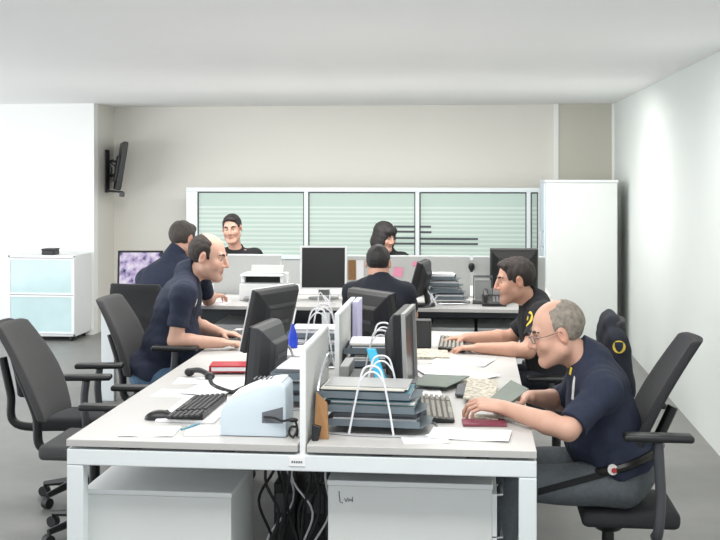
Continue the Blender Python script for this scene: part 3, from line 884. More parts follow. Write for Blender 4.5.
# ------------------------------------------------------------------ chairs
def chair(x, y, face, label, seat_z=.46, arm_z=.68, arm_half=.25, back_top=1.0, lean=16, w=.46, fabric='mesh_black', base_r=.25, arms=True, back_x=-.21, armx=.05, sx=.02, sl=.45):
    tt = thing('office_chair', label, 'chair', (x, y, 0), R(face))
    # seat cushion (facing +X)
    MB().box((sx, 0, seat_z - .035), (sl, w, .07)).build('seat', M[fabric], tt, bevel=.025, smooth=True, seg=3)
    # backrest: curved padded slab, leaning backwards
    zb = seat_z + .1
    Hb = back_top - zb
    rings = []
    for j in range(9):
        v = j / 8
        ww = w / 2 * (.86 + .14 * math.sin(math.pi * min(1, v * 1.15))) * (1 if v < .93 else .92)
        ring = []
        zz = zb + Hb * v
        xx = back_x - math.tan(R(lean)) * Hb * v + .03 * math.sin(math.pi * v)
        N = 10
        fr = [(xx + .03 * ((2 * i / N - 1) ** 2), ww * (2 * i / N - 1), zz) for i in range(N + 1)]
        bk = [(xx - .045 + .03 * ((2 * i / N - 1) ** 2), ww * (2 * i / N - 1), zz + .004) for i in range(N, -1, -1)]
        rings.append(fr + bk)
    mb = MB().rows(rings, closed=True)
    n = len(rings[0])
    mb.f.append(tuple(reversed(range(n)))); mb.m.append(0)
    mb.f.append(tuple(range(8 * n, 9 * n))); mb.m.append(0)
    bk = mb.build('backrest', M[fabric], tt, smooth=True, bevel=.012, seg=2)
    MB().tube(arc([(-.05, 0, seat_z - .08), (back_x - .06, 0, seat_z - .06), (back_x - .09, 0, seat_z + .1), (back_x - .07 - math.tan(R(lean)) * Hb * .5, 0, zb + Hb * .5)]), .022, 10).build('back_support', M['black'], tt, smooth=True)
    if arms:
        for s in (-1, 1):
            a = MB().tube(arc([(armx, s * (arm_half - .06), seat_z - .07), (armx, s * arm_half, seat_z - .04), (armx - .01, s * arm_half, seat_z + .1), (armx, s * arm_half, arm_z - .03)]), [.02] * 24 + [.02], 10)
            ar = a.build('armrest', M['graphite'], tt, smooth=True)
            MB().box((armx + .0, s * arm_half, arm_z - .012), (.26, .075, .028)).build('pad', M['black'], ar, bevel=.012, smooth=True, seg=3)
    MB().cyl((0, 0, .1), (0, 0, seat_z - .07), .026, .024).cyl((0, 0, seat_z - .12), (0, 0, seat_z - .071), .05, .1).build('column', M['black'], tt, smooth=True)
    bs = MB().cyl((0, 0, .075), (0, 0, .12), .045)
    for k in range(5):
        a = 2 * math.pi * k / 5 + .3
        bs.tube([(0, 0, .1), (base_r * math.cos(a), base_r * math.sin(a), .065)], [.024, .014], 8)
    base = bs.build('base', M['black'], tt, smooth=True)
    for k in range(5):
        a = 2 * math.pi * k / 5 + .3
        cx_, cy_ = base_r * math.cos(a), base_r * math.sin(a)
        tx, ty = -math.sin(a) * .018, math.cos(a) * .018
        MB().cyl((cx_ - tx, cy_ - ty, .027), (cx_ + tx, cy_ + ty, .027), .027).build('caster', M['black_soft'], base, smooth=True)
    return tt


chair(-1.80, 5.09, 0, 'empty black office chair nearest us at the left edge of the desk', arm_z=.665, arm_half=.225, w=.40, back_top=1.0, lean=27, armx=.14, fabric='mesh_grey', back_x=-.20)
chair(-2.08, 5.62, 8, 'empty black office chair behind the nearest one, mostly its armrests showing', arm_z=.685, arm_half=.17, w=.30, back_top=.94, lean=18, armx=.08, base_r=.2, back_x=-.26)
chair(-1.73, 6.2, 0, 'charcoal office chair the balding man sits on', arm_z=.765, arm_half=.27, w=.45, back_top=1.0, lean=22, seat_z=.47, fabric='mesh_grey', armx=.09)
chair(-2.2, 7.45, 82, 'black office chair of the man writing with his back to us', arm_z=.66, w=.44, back_top=.98, lean=10, back_x=-.25)
chair(-.66, 7.4, 90, 'black office chair of the short-haired man seated with his back to us', arm_z=.62, w=.44, back_top=.80, lean=10, back_x=-.25)
chair(-2.27, 10.3, -90, 'black office chair of the man in black facing us', w=.44, back_top=.9, back_x=-.25)
chair(-.80, 10.35, -90, 'black office chair of the dark-haired woman', w=.44, back_top=.9, back_x=-.25)
chair(.46, 6.26, 180, 'black office chair of the young man, a jacket on its back', arm_z=.62, w=.44, back_top=.91, lean=12, seat_z=.45, back_x=-.26)
chair(.54, 4.54, 180, 'black office chair of the older man at the right edge', arm_z=.735, arm_half=.30, w=.35, back_top=1.06, lean=27, seat_z=.40, back_x=-.045, armx=-.15, sx=-.07, sl=.38)


# ------------------------------------------------------------------ implicit surfaces for bodies and clothes
def rc(a, b, ra, rb, k=.02, clip=(), op='+'):
    return dict(t='rc', a=np.array(a, float), b=np.array(b, float), ra=ra, rb=rb, k=k, clip=clip, op=op)


def el(c, rad, Rm=None, k=.02, clip=(), op='+'):
    return dict(t='el', c=np.array(c, float), r=np.array(rad, float), R=np.eye(3) if Rm is None else np.array(Rm, float), k=k, clip=clip, op=op)


def bounds(p):
    if p['t'] == 'rc':
        r = max(p['ra'], p['rb'])
        return np.minimum(p['a'], p['b']) - r, np.maximum(p['a'], p['b']) + r
    r = p['r'].max()
    return p['c'] - r, p['c'] + r


def evald(p, X, Y, Z):
    if p['t'] == 'rc':
        ab = p['b'] - p['a']
        L2 = max(1e-9, float(ab @ ab))
        tt = np.clip(((X - p['a'][0]) * ab[0] + (Y - p['a'][1]) * ab[1] + (Z - p['a'][2]) * ab[2]) / L2, 0, 1)
        d = np.sqrt((X - p['a'][0] - tt * ab[0]) ** 2 + (Y - p['a'][1] - tt * ab[1]) ** 2 + (Z - p['a'][2] - tt * ab[2]) ** 2) - (p['ra'] + (p['rb'] - p['ra']) * tt)
    else:
        q = [X - p['c'][0], Y - p['c'][1], Z - p['c'][2]]
        l = [q[0] * p['R'][0, i] + q[1] * p['R'][1, i] + q[2] * p['R'][2, i] for i in range(3)]
        k0 = np.sqrt(sum((l[i] / p['r'][i]) ** 2 for i in range(3)))
        k1 = np.sqrt(sum((l[i] / p['r'][i] ** 2) ** 2 for i in range(3))) + 1e-6
        d = k0 * (k0 - 1) / k1
    for c, n in p['clip']:
        d = np.maximum(d, (X - c[0]) * n[0] + (Y - c[1]) * n[1] + (Z - c[2]) * n[2])
    return d


def surface(prims, h, noise=None):
    pos = [p for p in prims if p['op'] == '+']
    lo = np.min([bounds(p)[0] for p in pos], axis=0) - 4 * h
    hi = np.max([bounds(p)[1] for p in pos], axis=0) + 4 * h
    n = np.ceil((hi - lo) / h).astype(int) + 1
    F = np.full(n, .2, np.float32)
    ax = [(lo[i] + h * np.arange(n[i])).astype(np.float32) for i in range(3)]
    for p in prims:
        b0, b1 = bounds(p)
        m = p['k'] + 3 * h
        i0 = np.maximum(0, np.floor((b0 - m - lo) / h).astype(int))
        i1 = np.minimum(n, np.ceil((b1 + m - lo) / h).astype(int) + 1)
        if (i1 <= i0).any(): continue
        sl = tuple(slice(i0[i], i1[i]) for i in range(3))
        X, Y, Z = np.meshgrid(ax[0][sl[0]], ax[1][sl[1]], ax[2][sl[2]], indexing='ij', sparse=True)
        d = evald(p, X, Y, Z)
        f = F[sl]
        k = max(p['k'], 1e-5)
        if p['op'] == '+':
            hh = np.maximum(k - np.abs(f - d), 0) / k
            F[sl] = np.minimum(f, d) - hh * hh * k * .25
        else:
            d = -d
            hh = np.maximum(k - np.abs(f - d), 0) / k
            F[sl] = np.maximum(f, d) + hh * hh * k * .25
    if noise is not None:
        X, Y, Z = np.meshgrid(ax[0], ax[1], ax[2], indexing='ij', sparse=True)
        F = F + noise(X, Y, Z).astype(np.float32)
    # surface nets
    S = F < 0
    c = S[:-1, :-1, :-1].astype(np.int8)
    c = sum(S[i:n[0] - 1 + i, j:n[1] - 1 + j, k:n[2] - 1 + k].astype(np.int8) for i in (0, 1) for j in (0, 1) for k in (0, 1))
    I = np.argwhere((c > 0) & (c < 8))
    idx = np.full(c.shape, -1, np.int32)
    idx[I[:, 0], I[:, 1], I[:, 2]] = np.arange(len(I))
    acc = np.zeros((len(I), 3)); cnt = np.zeros(len(I))
    for a in range(3):
        o1, o2 = [(1, 2), (0, 2), (0, 1)][a]
        for u in (0, 1):
            for v in (0, 1):
                off = np.zeros(3, int); off[o1] = u; off[o2] = v
                e0 = I + off
                e1 = e0.copy(); e1[:, a] += 1
                f0 = F[e0[:, 0], e0[:, 1], e0[:, 2]]; f1 = F[e1[:, 0], e1[:, 1], e1[:, 2]]
                mk = (f0 < 0) != (f1 < 0)
                tt = np.where(mk, f0 / np.where(mk, f0 - f1, 1), 0)
                pp = off[None, :].astype(float).repeat(len(I), 0); pp[:, a] += tt
                acc[mk] += pp[mk]; cnt[mk] += 1
    P = lo + h * (I + acc / cnt[:, None])
    quads = []
    for a in range(3):
        o1, o2 = (a + 1) % 3, (a + 2) % 3
        s0 = [slice(None)] * 3; s1 = [slice(None)] * 3
        s0[a] = slice(0, -1); s1[a] = slice(1, None)
        E = np.argwhere(S[tuple(s0)] != S[tuple(s1)])
        ok = (E[:, o1] > 0) & (E[:, o2] > 0) & (E[:, o1] < n[o1] - 1) & (E[:, o2] < n[o2] - 1)
        E = E[ok]
        def g(d1, d2):
            q = E.copy(); q[:, o1] -= d1; q[:, o2] -= d2
            return idx[q[:, 0], q[:, 1], q[:, 2]]
        Q = np.stack([g(1, 1), g(0, 1), g(0, 0), g(1, 0)], 1)
        flip = ~S[E[:, 0], E[:, 1], E[:, 2]]
        Q[flip] = Q[flip][:, ::-1]
        quads.append(Q)
    Q = np.concatenate(quads)
    # keep the largest piece only
    return P, Q


def largest(P, Q):
    lab = np.arange(len(P))
    for _ in range(400):
        m = lab[Q].min(1)
        new = lab.copy()
        for k in range(4): np.minimum.at(new, Q[:, k], m)
        new = new[new]
        if (new == lab).all(): break
        lab = new
    best = np.bincount(lab).argmax()
    keep = lab == best
    re = np.cumsum(keep) - 1
    return P[keep], re[Q[keep[Q[:, 0]]]]


def to_obj(name, PQ, material, parent=None, col=None, smooth_it=1):
    P, Q = PQ
    # light relaxation
    for _ in range(smooth_it):
        acc = np.zeros_like(P); cnt = np.zeros(len(P))
        for k in range(4):
            np.add.at(acc, Q[:, k], P[Q[:, (k + 1) % 4]]); np.add.at(cnt, Q[:, k], 1)
        P = P * .5 + .5 * acc / np.maximum(cnt, 1)[:, None]
    me = bpy.data.meshes.new(name)
    W = P
    loc = None
    if parent is not None:
        inv = np.array(XF[parent.name].inverted())
        W = P @ inv[:3, :3].T + inv[:3, 3]
    else:
        loc = np.array([P[:, 0].mean(), P[:, 1].mean(), P[:, 2].min()])
        W = P - loc
    me.vertices.add(len(W)); me.vertices.foreach_set('co', W.astype(np.float32).ravel())
    me.loops.add(4 * len(Q)); me.loops.foreach_set('vertex_index', Q.astype(np.int32).ravel())
    me.polygons.add(len(Q)); me.polygons.foreach_set('loop_start', np.arange(0, 4 * len(Q), 4, dtype=np.int32))
    me.polygons.foreach_set('use_smooth', np.ones(len(Q), bool))
    me.update(calc_edges=True); me.validate()
    me.materials.append(material)
    if col is not None:
        at = me.color_attributes.new('Col', 'FLOAT_COLOR', 'POINT')
        at.data.foreach_set('color', np.concatenate([col(P), np.ones((len(P), 1))], 1).astype(np.float32).ravel())
    o = bpy.data.objects.new(name, me)
    COL.objects.link(o)
    if parent is not None:
        o.parent = parent; XF[o.name] = XF[parent.name].copy()
    else:
        o.location = loc; XF[o.name] = Matrix.Translation(V(loc))
    return o


def fold_noise(amp, seed):
    r = np.random.default_rng(seed)
    ks = [(r.normal(size=3) * s, r.uniform(0, 6.28), a) for s, a in ((22, 1), (30, .8), (44, .6), (60, .4))]
    def f(X, Y, Z):
        tot = 0
        for k, ph, a in ks:
            tot = tot + a * np.sin(X * k[0] + Y * k[1] + Z * k[2] + ph + 1.5 * np.sin(Z * 9 + ph + X * 7))
        return amp * tot / 2
    return f


def hair_noise(amp, seed):
    r = np.random.default_rng(seed)
    ks = [(r.normal(size=3) * np.array([160, 160, 60]), r.uniform(0, 6.28)) for _ in range(5)]
    return lambda X, Y, Z: amp * sum(np.sin(X * k[0] + Y * k[1] + Z * k[2] + p) for k, p in ks) / 2.5


def nrm(v):
    v = np.array(v, float)
    return v / np.linalg.norm(v)


def basis(fwd, up):
    """columns right, forward, up."""
    up = nrm(up)
    fwd = np.array(fwd, float)
    fwd = nrm(fwd - up * (fwd @ up))
    return np.stack([np.cross(fwd, up), fwd, up], 1)


class Head:
    def __init__(s, c, yaw, pitch=0, roll=0, scale=1.0, wide=1.0):
        s.c = np.array(c, float)
        s.s = scale
        y, p, r = R(yaw), R(pitch), R(roll)
        f = np.array([math.cos(y) * math.cos(p), math.sin(y) * math.cos(p), -math.sin(p)])
        up = np.array([math.cos(y) * math.sin(p), math.sin(y) * math.sin(p), math.cos(p)])
        B = basis(f, up)
        rt, up2 = B[:, 0], B[:, 2]
        up3 = up2 * math.cos(r) + rt * math.sin(r)
        s.B = basis(f, up3)

    def w(s, q):
        return s.c + s.B @ (np.array(q, float) * s.s)

    def l(s, P):
        return (P - s.c) @ s.B / s.s

    def el(s, c, r, k=.015, rot=None, op='+', clip=()):
        Rm = s.B if rot is None else s.B @ np.array(rot)
        return el(s.w(c), np.array(r) * s.s, Rm, k * s.s, tuple((s.w(a), s.B @ nrm(n)) for a, n in clip), op)

    def rc(s, a, b, ra, rb, k=.012, op='+'):
        return rc(s.w(a), s.w(b), ra * s.s, rb * s.s, k * s.s, (), op)


def head_prims(H, fat=0, nose=1.0, female=False):
    o = []
    o.append(H.el((0, -.018, .036), (.076, .096, .086), .02))
    o.append(H.el((0, .022, -.03), (.060 + fat, .066, .082), .03))
    for s in (-1, 1):
        o.append(H.rc((s * (.052 + fat), .005, -.055), (s * .022, .07, -.098), .020 + fat * .6, .018, .03))
        o.append(H.el((s * .040, .058, -.022), (.024 + fat * .5, .024, .026), .02))
    o.append(H.el((0, .072, -.096), (.021, .018, .017), .02))
    o.append(H.rc((-.034, .069, .030), (.034, .069, .030), .012, .012, .016))
    for s in (-1, 1):
        o.append(H.el((s * .032, .088, .009), (.020, .019, .012), .010, op='-'))
        o.append(H.el((s * .032, .064, .0185), (.017, .0125, .0065), .004))
        o.append(H.el((s * .032, .063, -.004), (.016, .0115, .005), .005))
    o.append(H.rc((0, .088, .018), (0, .099 + .006 * nose, -.022), .0085, .0115 * nose, .010))
    for s in (-1, 1):
        o.append(H.el((s * .012, .091, -.028), (.0095, .011, .008), .008))
    o.append(H.el((0, .082, -.0535), (.021, .010, .0055), .006))
    o.append(H.el((0, .081, -.0640), (.019, .010, .0065), .006))
    o.append(H.el((0, .096, -.0585), (.017, .008, .0018), .003, op='-'))
    for s in (-1, 1):
        rot = np.array(Matrix.Rotation(R(-12), 3, 'X') @ Matrix.Rotation(R(s * -18), 3, 'Z'))
        o.append(H.el((s * .079, -.012, .0), (.008, .019, .033), .006, rot))
        o.append(H.el((s * .0865, -.006, .004), (.006, .009, .017), .005, rot, op='-'))
    return o


FING = [(.043, .027, .021), (.047, .031, .022), (.043, .029, .021), (.034, .021, .018)]


def hand_prims(Wr, d, n, side, curl=(25, 30, 20), sc_=1.0, spread=5, thumb_in=.35):
    """Wr wrist, d hand direction, n palm normal (where the palm faces), side: unit vector towards the thumb."""
    d = nrm(d); n = nrm(np.array(n) - d * (np.array(n) @ d)); s = nrm(np.cross(d, n))
    if s @ np.array(side) < 0: s = -s
    o = []
    offs = (.031, .0105, -.010, -.030)
    kl = (.088, .092, .087, .078)
    for i in range(4):
        K = Wr + (d * kl[i] + s * offs[i]) * sc_
        o.append(rc(Wr + s * offs[i] * .55 * sc_, K, .0145 * sc_, .0105 * sc_, .014))
        a = R(spread) * (1.5 - i) * .9
        dd = nrm(d * math.cos(a) + s * math.sin(a))
        ang = 0
        p = K
        r0 = (.0092, .0095, .0090, .0080)[i] * sc_
        for j in range(3):
            ang += R(curl[j] + (i - 1.5) * 3)
            q = p + (dd * math.cos(ang) + n * math.sin(ang)) * FING[i][j] * sc_
            o.append(rc(p, q, r0, r0 * .9, .0035))
            p, r0 = q, r0 * .9
    b = Wr + (d * .022 + s * .026) * sc_
    dirs = [nrm(d * .62 + s * .72 + n * thumb_in), nrm(d * .82 + s * .42 + n * thumb_in), nrm(d * .92 + s * .2 + n * (thumb_in + .1))]
    for L_, dr, r0 in zip((.044, .033, .027), dirs, (.0145, .0115, .0102)):
        q = b + dr * L_ * sc_
        o.append(rc(b, q, r0 * sc_, r0 * .87 * sc_, .008))
        b = q
    return o


def person(label, J, H, face, skin=(214, 168, 146), shirt='navy', trousers='trousers', hair='hair_dark', style='short', belly=0, fat=0, broad=1.0, sleeve=.8,
           h=.005, hands=(None, None), brow='hair_dark', stubble=0, nose=1.0, female=False, lean_n=None, sub=None, collar=True, seed=1, fold=.0035, ch=.062):
    """J: joints in world space. Returns the body object (top level) with hair and clothes as children."""
    J = {k: np.array(v, float) for k, v in J.items()}
    T = basis(face, J['neck'] - J['pelvis'])
    L = np.linalg.norm(J['neck'] - J['pelvis'])
    tl = lambda x, y, z: J['pelvis'] + T @ np.array([x, y, z * L])

    def torso(inf, clip=()):
        return [el(tl(0, 0, .03), (.165 * broad + inf, .118 + inf, .12 + inf), T, .05, clip),
                el(tl(0, .015 + belly * .6, .33), (.148 * broad + belly * .6 + inf, .108 + belly + inf, .17 + inf), T, .06),
                el(tl(0, .0, .66), (.165 * broad + inf, .112 + inf, .18 + inf), T, .06)]

    def yoke(inf, clip=()):
        o = []
        for s in 'LR':
            sh = J[s + 's']
            o.append(rc(J['neck'] * .75 + tl(0, -.01, .85) * .25, sh, .052 + inf, .053 + inf, .05, clip))
            o.append(rc(tl(0, 0, .72), sh, .085 + inf, .056 + inf, .05, clip))
        return o

    def legs(inf):
        o = []
        for s in 'LR':
            o.append(rc(J[s + 'h'], J[s + 'k'], .088 + inf, .060 + inf, .04))
            o.append(rc(J[s + 'k'], J[s + 'a'], .060 + inf, .040 + inf, .02))
        return o

    neck_top = H.w((0, -.022, -.06))
    body = torso(-.012) + yoke(-.006) + legs(-.008)
    body.append(rc(J['neck'] - T[:, 2] * .03, neck_top, .060 + fat * .5, .056 + fat * .5, .03))
    for i, s in enumerate('LR'):
        S, E, W = J[s + 's'], J[s + 'e'], J[s + 'w']
        body.append(rc(S, E, .050, .041, .03))
        mid = E + (W - E) * .3
        body.append(rc(E, mid, .041, .043, .015))
        body.append(rc(mid, W, .043, .0285, .015))
        hd = hands[i]
        if hd: body += hand_prims(W, hd['d'], hd['n'], hd['side'], hd.get('curl', (25, 30, 20)), hd.get('s', 1.0), hd.get('spread', 5), hd.get('thumb', .35))
        a = J[s + 'a']
        fd = nrm(np.array([face[0], face[1], 0]))
        body.append(rc(a + np.array([0, 0, -.02]), a + fd * .15 + np.array([0, 0, -.045]), .036, .026, .02))
    body += head_prims(H, fat, nose, female)
    base = np.array(lin(skin)); lip = np.array(lin((skin[0] * .84, skin[1] * .62, skin[2] * .60))); stb = np.array(lin((skin[0] * .70, skin[1] * .70, skin[2] * .72)))
    red = np.array(lin((min(255, skin[0] * 1.0), skin[1] * .86, skin[2] * .84)))

    def colf(P):
        q = H.l(P)
        c = np.repeat(base[None], len(P), 0)
        nz = .5 + .5 * np.sin(P[:, 0] * 61 + P[:, 2] * 47) * np.sin(P[:, 1] * 53 + 2)
        c = c * (1 - .05 * nz[:, None])
        def mix(w, col): return c * (1 - w[:, None]) + col * w[:, None]
        g = lambda cx, cy, cz, r: np.exp(-(((q[:, 0] - cx) / r[0]) ** 2 + ((q[:, 1] - cy) / r[1]) ** 2 + ((q[:, 2] - cz) / r[2]) ** 2))
        c = mix(.55 * g(0, .11, -.022, (.018, .03, .016)), red)
        for s in (-1, 1):
            c = mix(.4 * g(s * .045, .06, -.02, (.02, .04, .02)), red)
            c = mix(.5 * g(s * .085, -.01, 0, (.012, .03, .04)), red)
        if stubble:
            w = stubble * np.clip((-.035 - q[:, 2]) / .02, 0, 1) * np.clip((q[:, 1] + .0) / .03, 0, 1) * (np.abs(q[:, 0]) < .08) * (q[:, 2] > -.13)
            c = mix(w, stb)
        c = mix(np.clip(1.1 * g(0, .09, -.0585, (.019, .018, .008)), 0, .75), lip)
        return c

    bo = to_obj('person', largest(*surface(body, h)), M['skin'], None, colf, 1)
    tag(bo, label, 'person')
    # ---- shirt
    sh_p = []
    up = T[:, 2]
    hem = ((tl(0, 0, .03), -up),)
    sh_p += torso(.010, hem) + [el(tl(0, 0, .06), (.170 * broad + .012, .125 + .012 + belly * .5, .10), T, .05, hem)]
    neck_clip = ((J['neck'] + up * .018 + T[:, 1] * .0, nrm(up + T[:, 1] * .35)),)
    sh_p += yoke(.010, neck_clip)
    for s in 'LR':
        S, E = J[s + 's'], J[s + 'e']
        end = S + (E - S) * sleeve
        dirn = nrm(E - S)
        sh_p.append(rc(S - dirn * .01, S + (E - S) * (sleeve + .1), .062, .060, .03, ((end, dirn),)))
    if collar:
        nd = nrm(neck_top - J['neck'])
        c0, c1 = J['neck'] - nd * .02, J['neck'] + nd * .055
        sh_p.append(rc(c0, J['neck'] + nd * .11, .076 + fat * .5, .069 + fat * .5, .012, ((J['neck'] + nd * ch - T[:, 1] * .02, nrm(nd + T[:, 1] * .3)),)))
    so = to_obj('shirt', largest(*surface(sh_p, h, fold_noise(fold, seed))), M[shirt], bo, None, 1)
    # ---- trousers
    fd = nrm(np.array([face[0], face[1], 0]))
    tr_p = [el(tl(0, 0, .02), (.168 * broad + .004, .122 + .004 + belly * .3, .125), T, .05, ((tl(0, 0, .14), up),))] + legs(.006)
    to = to_obj('trousers', largest(*surface(tr_p, h * 1.3, fold_noise(.004, seed + 7))), M[trousers], bo, None, 1)
    for s in 'LR':
        a = J[s + 'a']
        z0 = max(0.0, a[2] - .09)
        sp = [rc(a + np.array([0, 0, -.035]) - fd * .03, a + fd * .16 + np.array([0, 0, -.055]), .046, .036, .02, ((np.array([0, 0, z0 + .002]), np.array([0, 0, -1.])),)), rc(a, a + np.array([0, 0, -.04]), .05, .05, .02)]
        to_obj('shoe', surface(sp, .007), M['shoe'], bo, None, 1)
    # ---- hair
    hp = hair_prims(H, style)
    if hp:
        to_obj('hair', surface(hp, h * .8, hair_noise(.0018, seed)), M[hair], bo, None, 1)
    # ---- eyes and brows
    for s in (-1, 1):
        e = MB().ball(H.w((s * .032, .0650, .008)), .0125 * H.s, 16)
        c = V(H.w((s * .032, .0650 + .0088, .0065)))
        e.ball(c, .0058 * H.s, 10, mi=1)
        e.build('eye', [M['eye_white'], M['eye_iris']], bo, smooth=True, world=True)
        MB().tube(arc([H.w((s * .014, .0855, .0285)), H.w((s * .03, .0825, .0345)), H.w((s * .049, .067, .030))], 5), [.004 * H.s] * 3 + [.0055 * H.s] * 5 + [.0035 * H.s] * 3, 8).build('eyebrow', M[brow], bo, smooth=True, world=True)
    global tr_o
    tr_o = to
    return so, bo, T, tl, J


def hair_prims(H, style):
    if style == 'bald_grey':      # grey on the sides and back, thin on the top
        return [H.el((0, -.020, .034), (.0805, .1005, .090), .004),
                H.el((0, .085, .040), (.12, .085, .16), .008, op='-'),
                H.el((0, .045, .135), (.058, .085, .060), .02, op='-'),
                H.el((0, .03, -.10), (.12, .065, .085), .01, op='-'),
                H.el((0, -.06, -.11), (.12, .09, .07), .01, op='-')] + ear_cut(H)
    if style == 'bald_dark':      # bald crown, dark close sides
        return [H.el((0, -.020, .034), (.0800, .1000, .090), .004),
                H.el((0, .086, .050), (.12, .078, .17), .008, op='-'),
                H.el((0, .045, .150), (.060, .105, .075), .02, op='-'),
                H.el((0, .03, -.10), (.12, .065, .085), .01, op='-'),
                H.el((0, -.06, -.115), (.12, .09, .07), .01, op='-')] + ear_cut(H)
    if style == 'short':
        return [H.el((0, -.020, .038), (.0805, .1000, .0915), .004),
                H.el((0, .038, .088), (.054, .044, .032), .02),
                H.el((0, .118, .008), (.115, .080, .096), .012, op='-'),
                H.el((0, .03, -.10), (.12, .060, .085), .01, op='-'),
                H.el((0, -.06, -.125), (.12, .09, .07), .01, op='-')] + ear_cut(H)
    if style == 'side_part':
        return hair_prims(H, 'short') + [H.el((.022, .112, .050), (.040, .070, .046), .012, op='-'), H.el((-.03, .105, .03), (.05, .06, .046), .012, op='-')]
    if style == 'woman':
        return [H.el((0, -.022, .040), (.092, .112, .098), .004),
                H.el((0, -.045, -.055), (.096, .085, .10), .03),
                H.el((.062, .02, -.035), (.034, .05, .09), .03), H.el((-.062, .02, -.035), (.034, .05, .09), .03),
                H.el((0, .055, .078), (.066, .045, .042), .02),
                H.el((0, .115, -.035), (.054, .085, .085), .012, op='-')]
    return []


def ear_cut(H):
    return [H.el((s * .085, -.010, .0), (.022, .024, .036), .006, op='-') for s in (-1, 1)]


from mathutils.bvhtree import BVHTree


def patch(cloth, name, px, py, poly, m, lift=.0025, up=(0, 0, 1)):
    """an emblem sewn on cloth: found under one pixel, its outline laid onto the cloth surface."""
    W = XF[cloth.name]
    bv = BVHTree.FromPolygons([W @ v.co for v in cloth.data.vertices], [tuple(p.vertices) for p in cloth.data.polygons])
    hit, n, _, _ = bv.ray_cast(V((0, 0, CAM_H)), ray(px, py).normalized())
    if hit is None:
        print('patch misses', name, px, py)
        return None
    if n.dot(ray(px, py)) > 0: n = -n
    u = (V(up) - n * n.dot(V(up))).normalized()
    rt = u.cross(n)
    pts = [(0, 0)]
    K = len(poly)
    for f in (.5, 1): pts += [(a * f, b * f) for a, b in poly]
    vs = []
    for a, b in pts:
        q = hit + rt * a + u * b
        h2 = bv.ray_cast(q + n * .06, -n)[0]
        vs.append((h2 if h2 is not None and (h2 - q).length < .06 else q) + n * lift)
    fs = [(0, 1 + k, 1 + (k + 1) % K) for k in range(K)] + [(1 + k, 1 + K + k, 1 + K + (k + 1) % K, 1 + (k + 1) % K) for k in range(K)]
    return MB().add(vs, fs).build(name, M[m], cloth, world=True, thick=.0015)


def shield(s):
    return [(-.5 * s, .55 * s), (0, .62 * s), (.5 * s, .55 * s), (.5 * s, 0), (.32 * s, -.4 * s), (0, -.65 * s), (-.32 * s, -.4 * s), (-.5 * s, 0)]


def circ(s, n=16):
    return [(s * math.cos(2 * math.pi * k / n), s * math.sin(2 * math.pi * k / n)) for k in range(n)]


A = lambda px, py, Y: np.array(aty(px, py, Y))
DN = np.array([0, 0, -1.])

# ---- older man on the right
pel = A(624, 466, 4.52)
J7 = dict(pelvis=pel, neck=A(588, 359, 4.52), Ls=A(602, 392, 4.33), Le=A(568, 430, 4.21), Lw=A(503, 407.5, 4.40),
          Rs=A(584, 383, 4.70), Re=A(560, 401, 4.76), Rw=A(530, 397, 4.62))
for s, dy in (('L', -.10), ('R', .10)):
    J7[s + 'h'] = pel + np.array([-.02, dy, -.045]); J7[s + 'k'] = pel + np.array([-.45, dy * 1.5, -.04]); J7[s + 'a'] = np.array([pel[0] - .52, pel[1] + dy * 1.5, .09])
H7 = Head(A(556, 333, 4.5), 180 + 6, 16, -3, 1.06)
hdL = dict(d=(-1, .10, .13), n=(-.1, .35, -1), side=(0, 1, .2), curl=(32, 38, 25), s=1.06, thumb=.4)
hdR = dict(d=(-1, -.25, -.05), n=(0, -.2, -1), side=(0, -1, 0), curl=(25, 30, 20), s=1.0)
so, bo, T, tl, J = person('older grey-haired man in glasses and navy shirt reading papers at the right desk', J7, H7, (-1, .02, 0), skin=(200, 158, 138), shirt='navy', trousers='trousers', hair='hair_grey',
                      style='bald_grey', belly=.04, fat=.010, broad=1.06, sleeve=.86, h=.0045, hands=(hdL, hdR), brow='hair_salt', nose=1.15, seed=3)
# glasses
gl = MB()
for s in (-1, 1):
    ring = [H7.w((s * .032 + .021 * math.cos(2 * math.pi * k / 18), .101 - abs(s * .032 + .021 * math.cos(2 * math.pi * k / 18)) * .18, .006 + .015 * math.sin(2 * math.pi * k / 18))) for k in range(19)]
    gl.tube(ring, .0013, 6)
    gl.tube([H7.w((s * .053, .09, .012)), H7.w((s * .078, .05, .016)), H7.w((s * .083, -.005, .02)), H7.w((s * .08, -.025, .0))], .0014, 6)
gl.tube([H7.w((-.012, .1, .01)), H7.w((0, .106, .013)), H7.w((.012, .1, .01))], .0013, 6)
g = gl.build('glasses', M['graphite'], bo, world=True)
for s in (-1, 1):
    ln = MB().prism([H7.w((s * .032 + .020 * math.cos(2 * math.pi * k / 18), .100 - abs(s * .032 + .020 * math.cos(2 * math.pi * k / 18)) * .18, .006 + .014 * math.sin(2 * math.pi * k / 18))) for k in range(18)], V(H7.B[:, 1] * .001))
    ln.build('lens', M['lens'], g, world=True)
# collar pin, emblem and belt
patch(so, 'shoulder_board', 573, 387, [(-.012, -.05), (.004, -.052), (.026, .04), (.012, .046)], 'badge_white', .004)
patch(so, 'collar_badge', 571, 371, [(-.008, -.014), (.006, -.016), (.008, .014), (-.006, .016)], 'yellow', .004)
bt = [tl(.195 * math.cos(a), .012 + .178 * math.sin(a), .115) for a in np.linspace(0, 2 * math.pi, 25)]
MB().tube(bt, .018, 8).build('belt', M['shoe'], bo, world=True, smooth=True)
c = A(613, 470, 4.315)
MB().prism([V(c) + V((a * 1.0, 0, b)) for a, b in circ(.020)], (0, .012, 0)).build('belt_badge', M['badge_white'], bo, world=True)
MB().prism([V(c) + V((a + .004, -.004, b - .002)) for a, b in circ(.010)], (0, .006, 0)).build('badge_crest', M['badge_red'], bo, world=True)

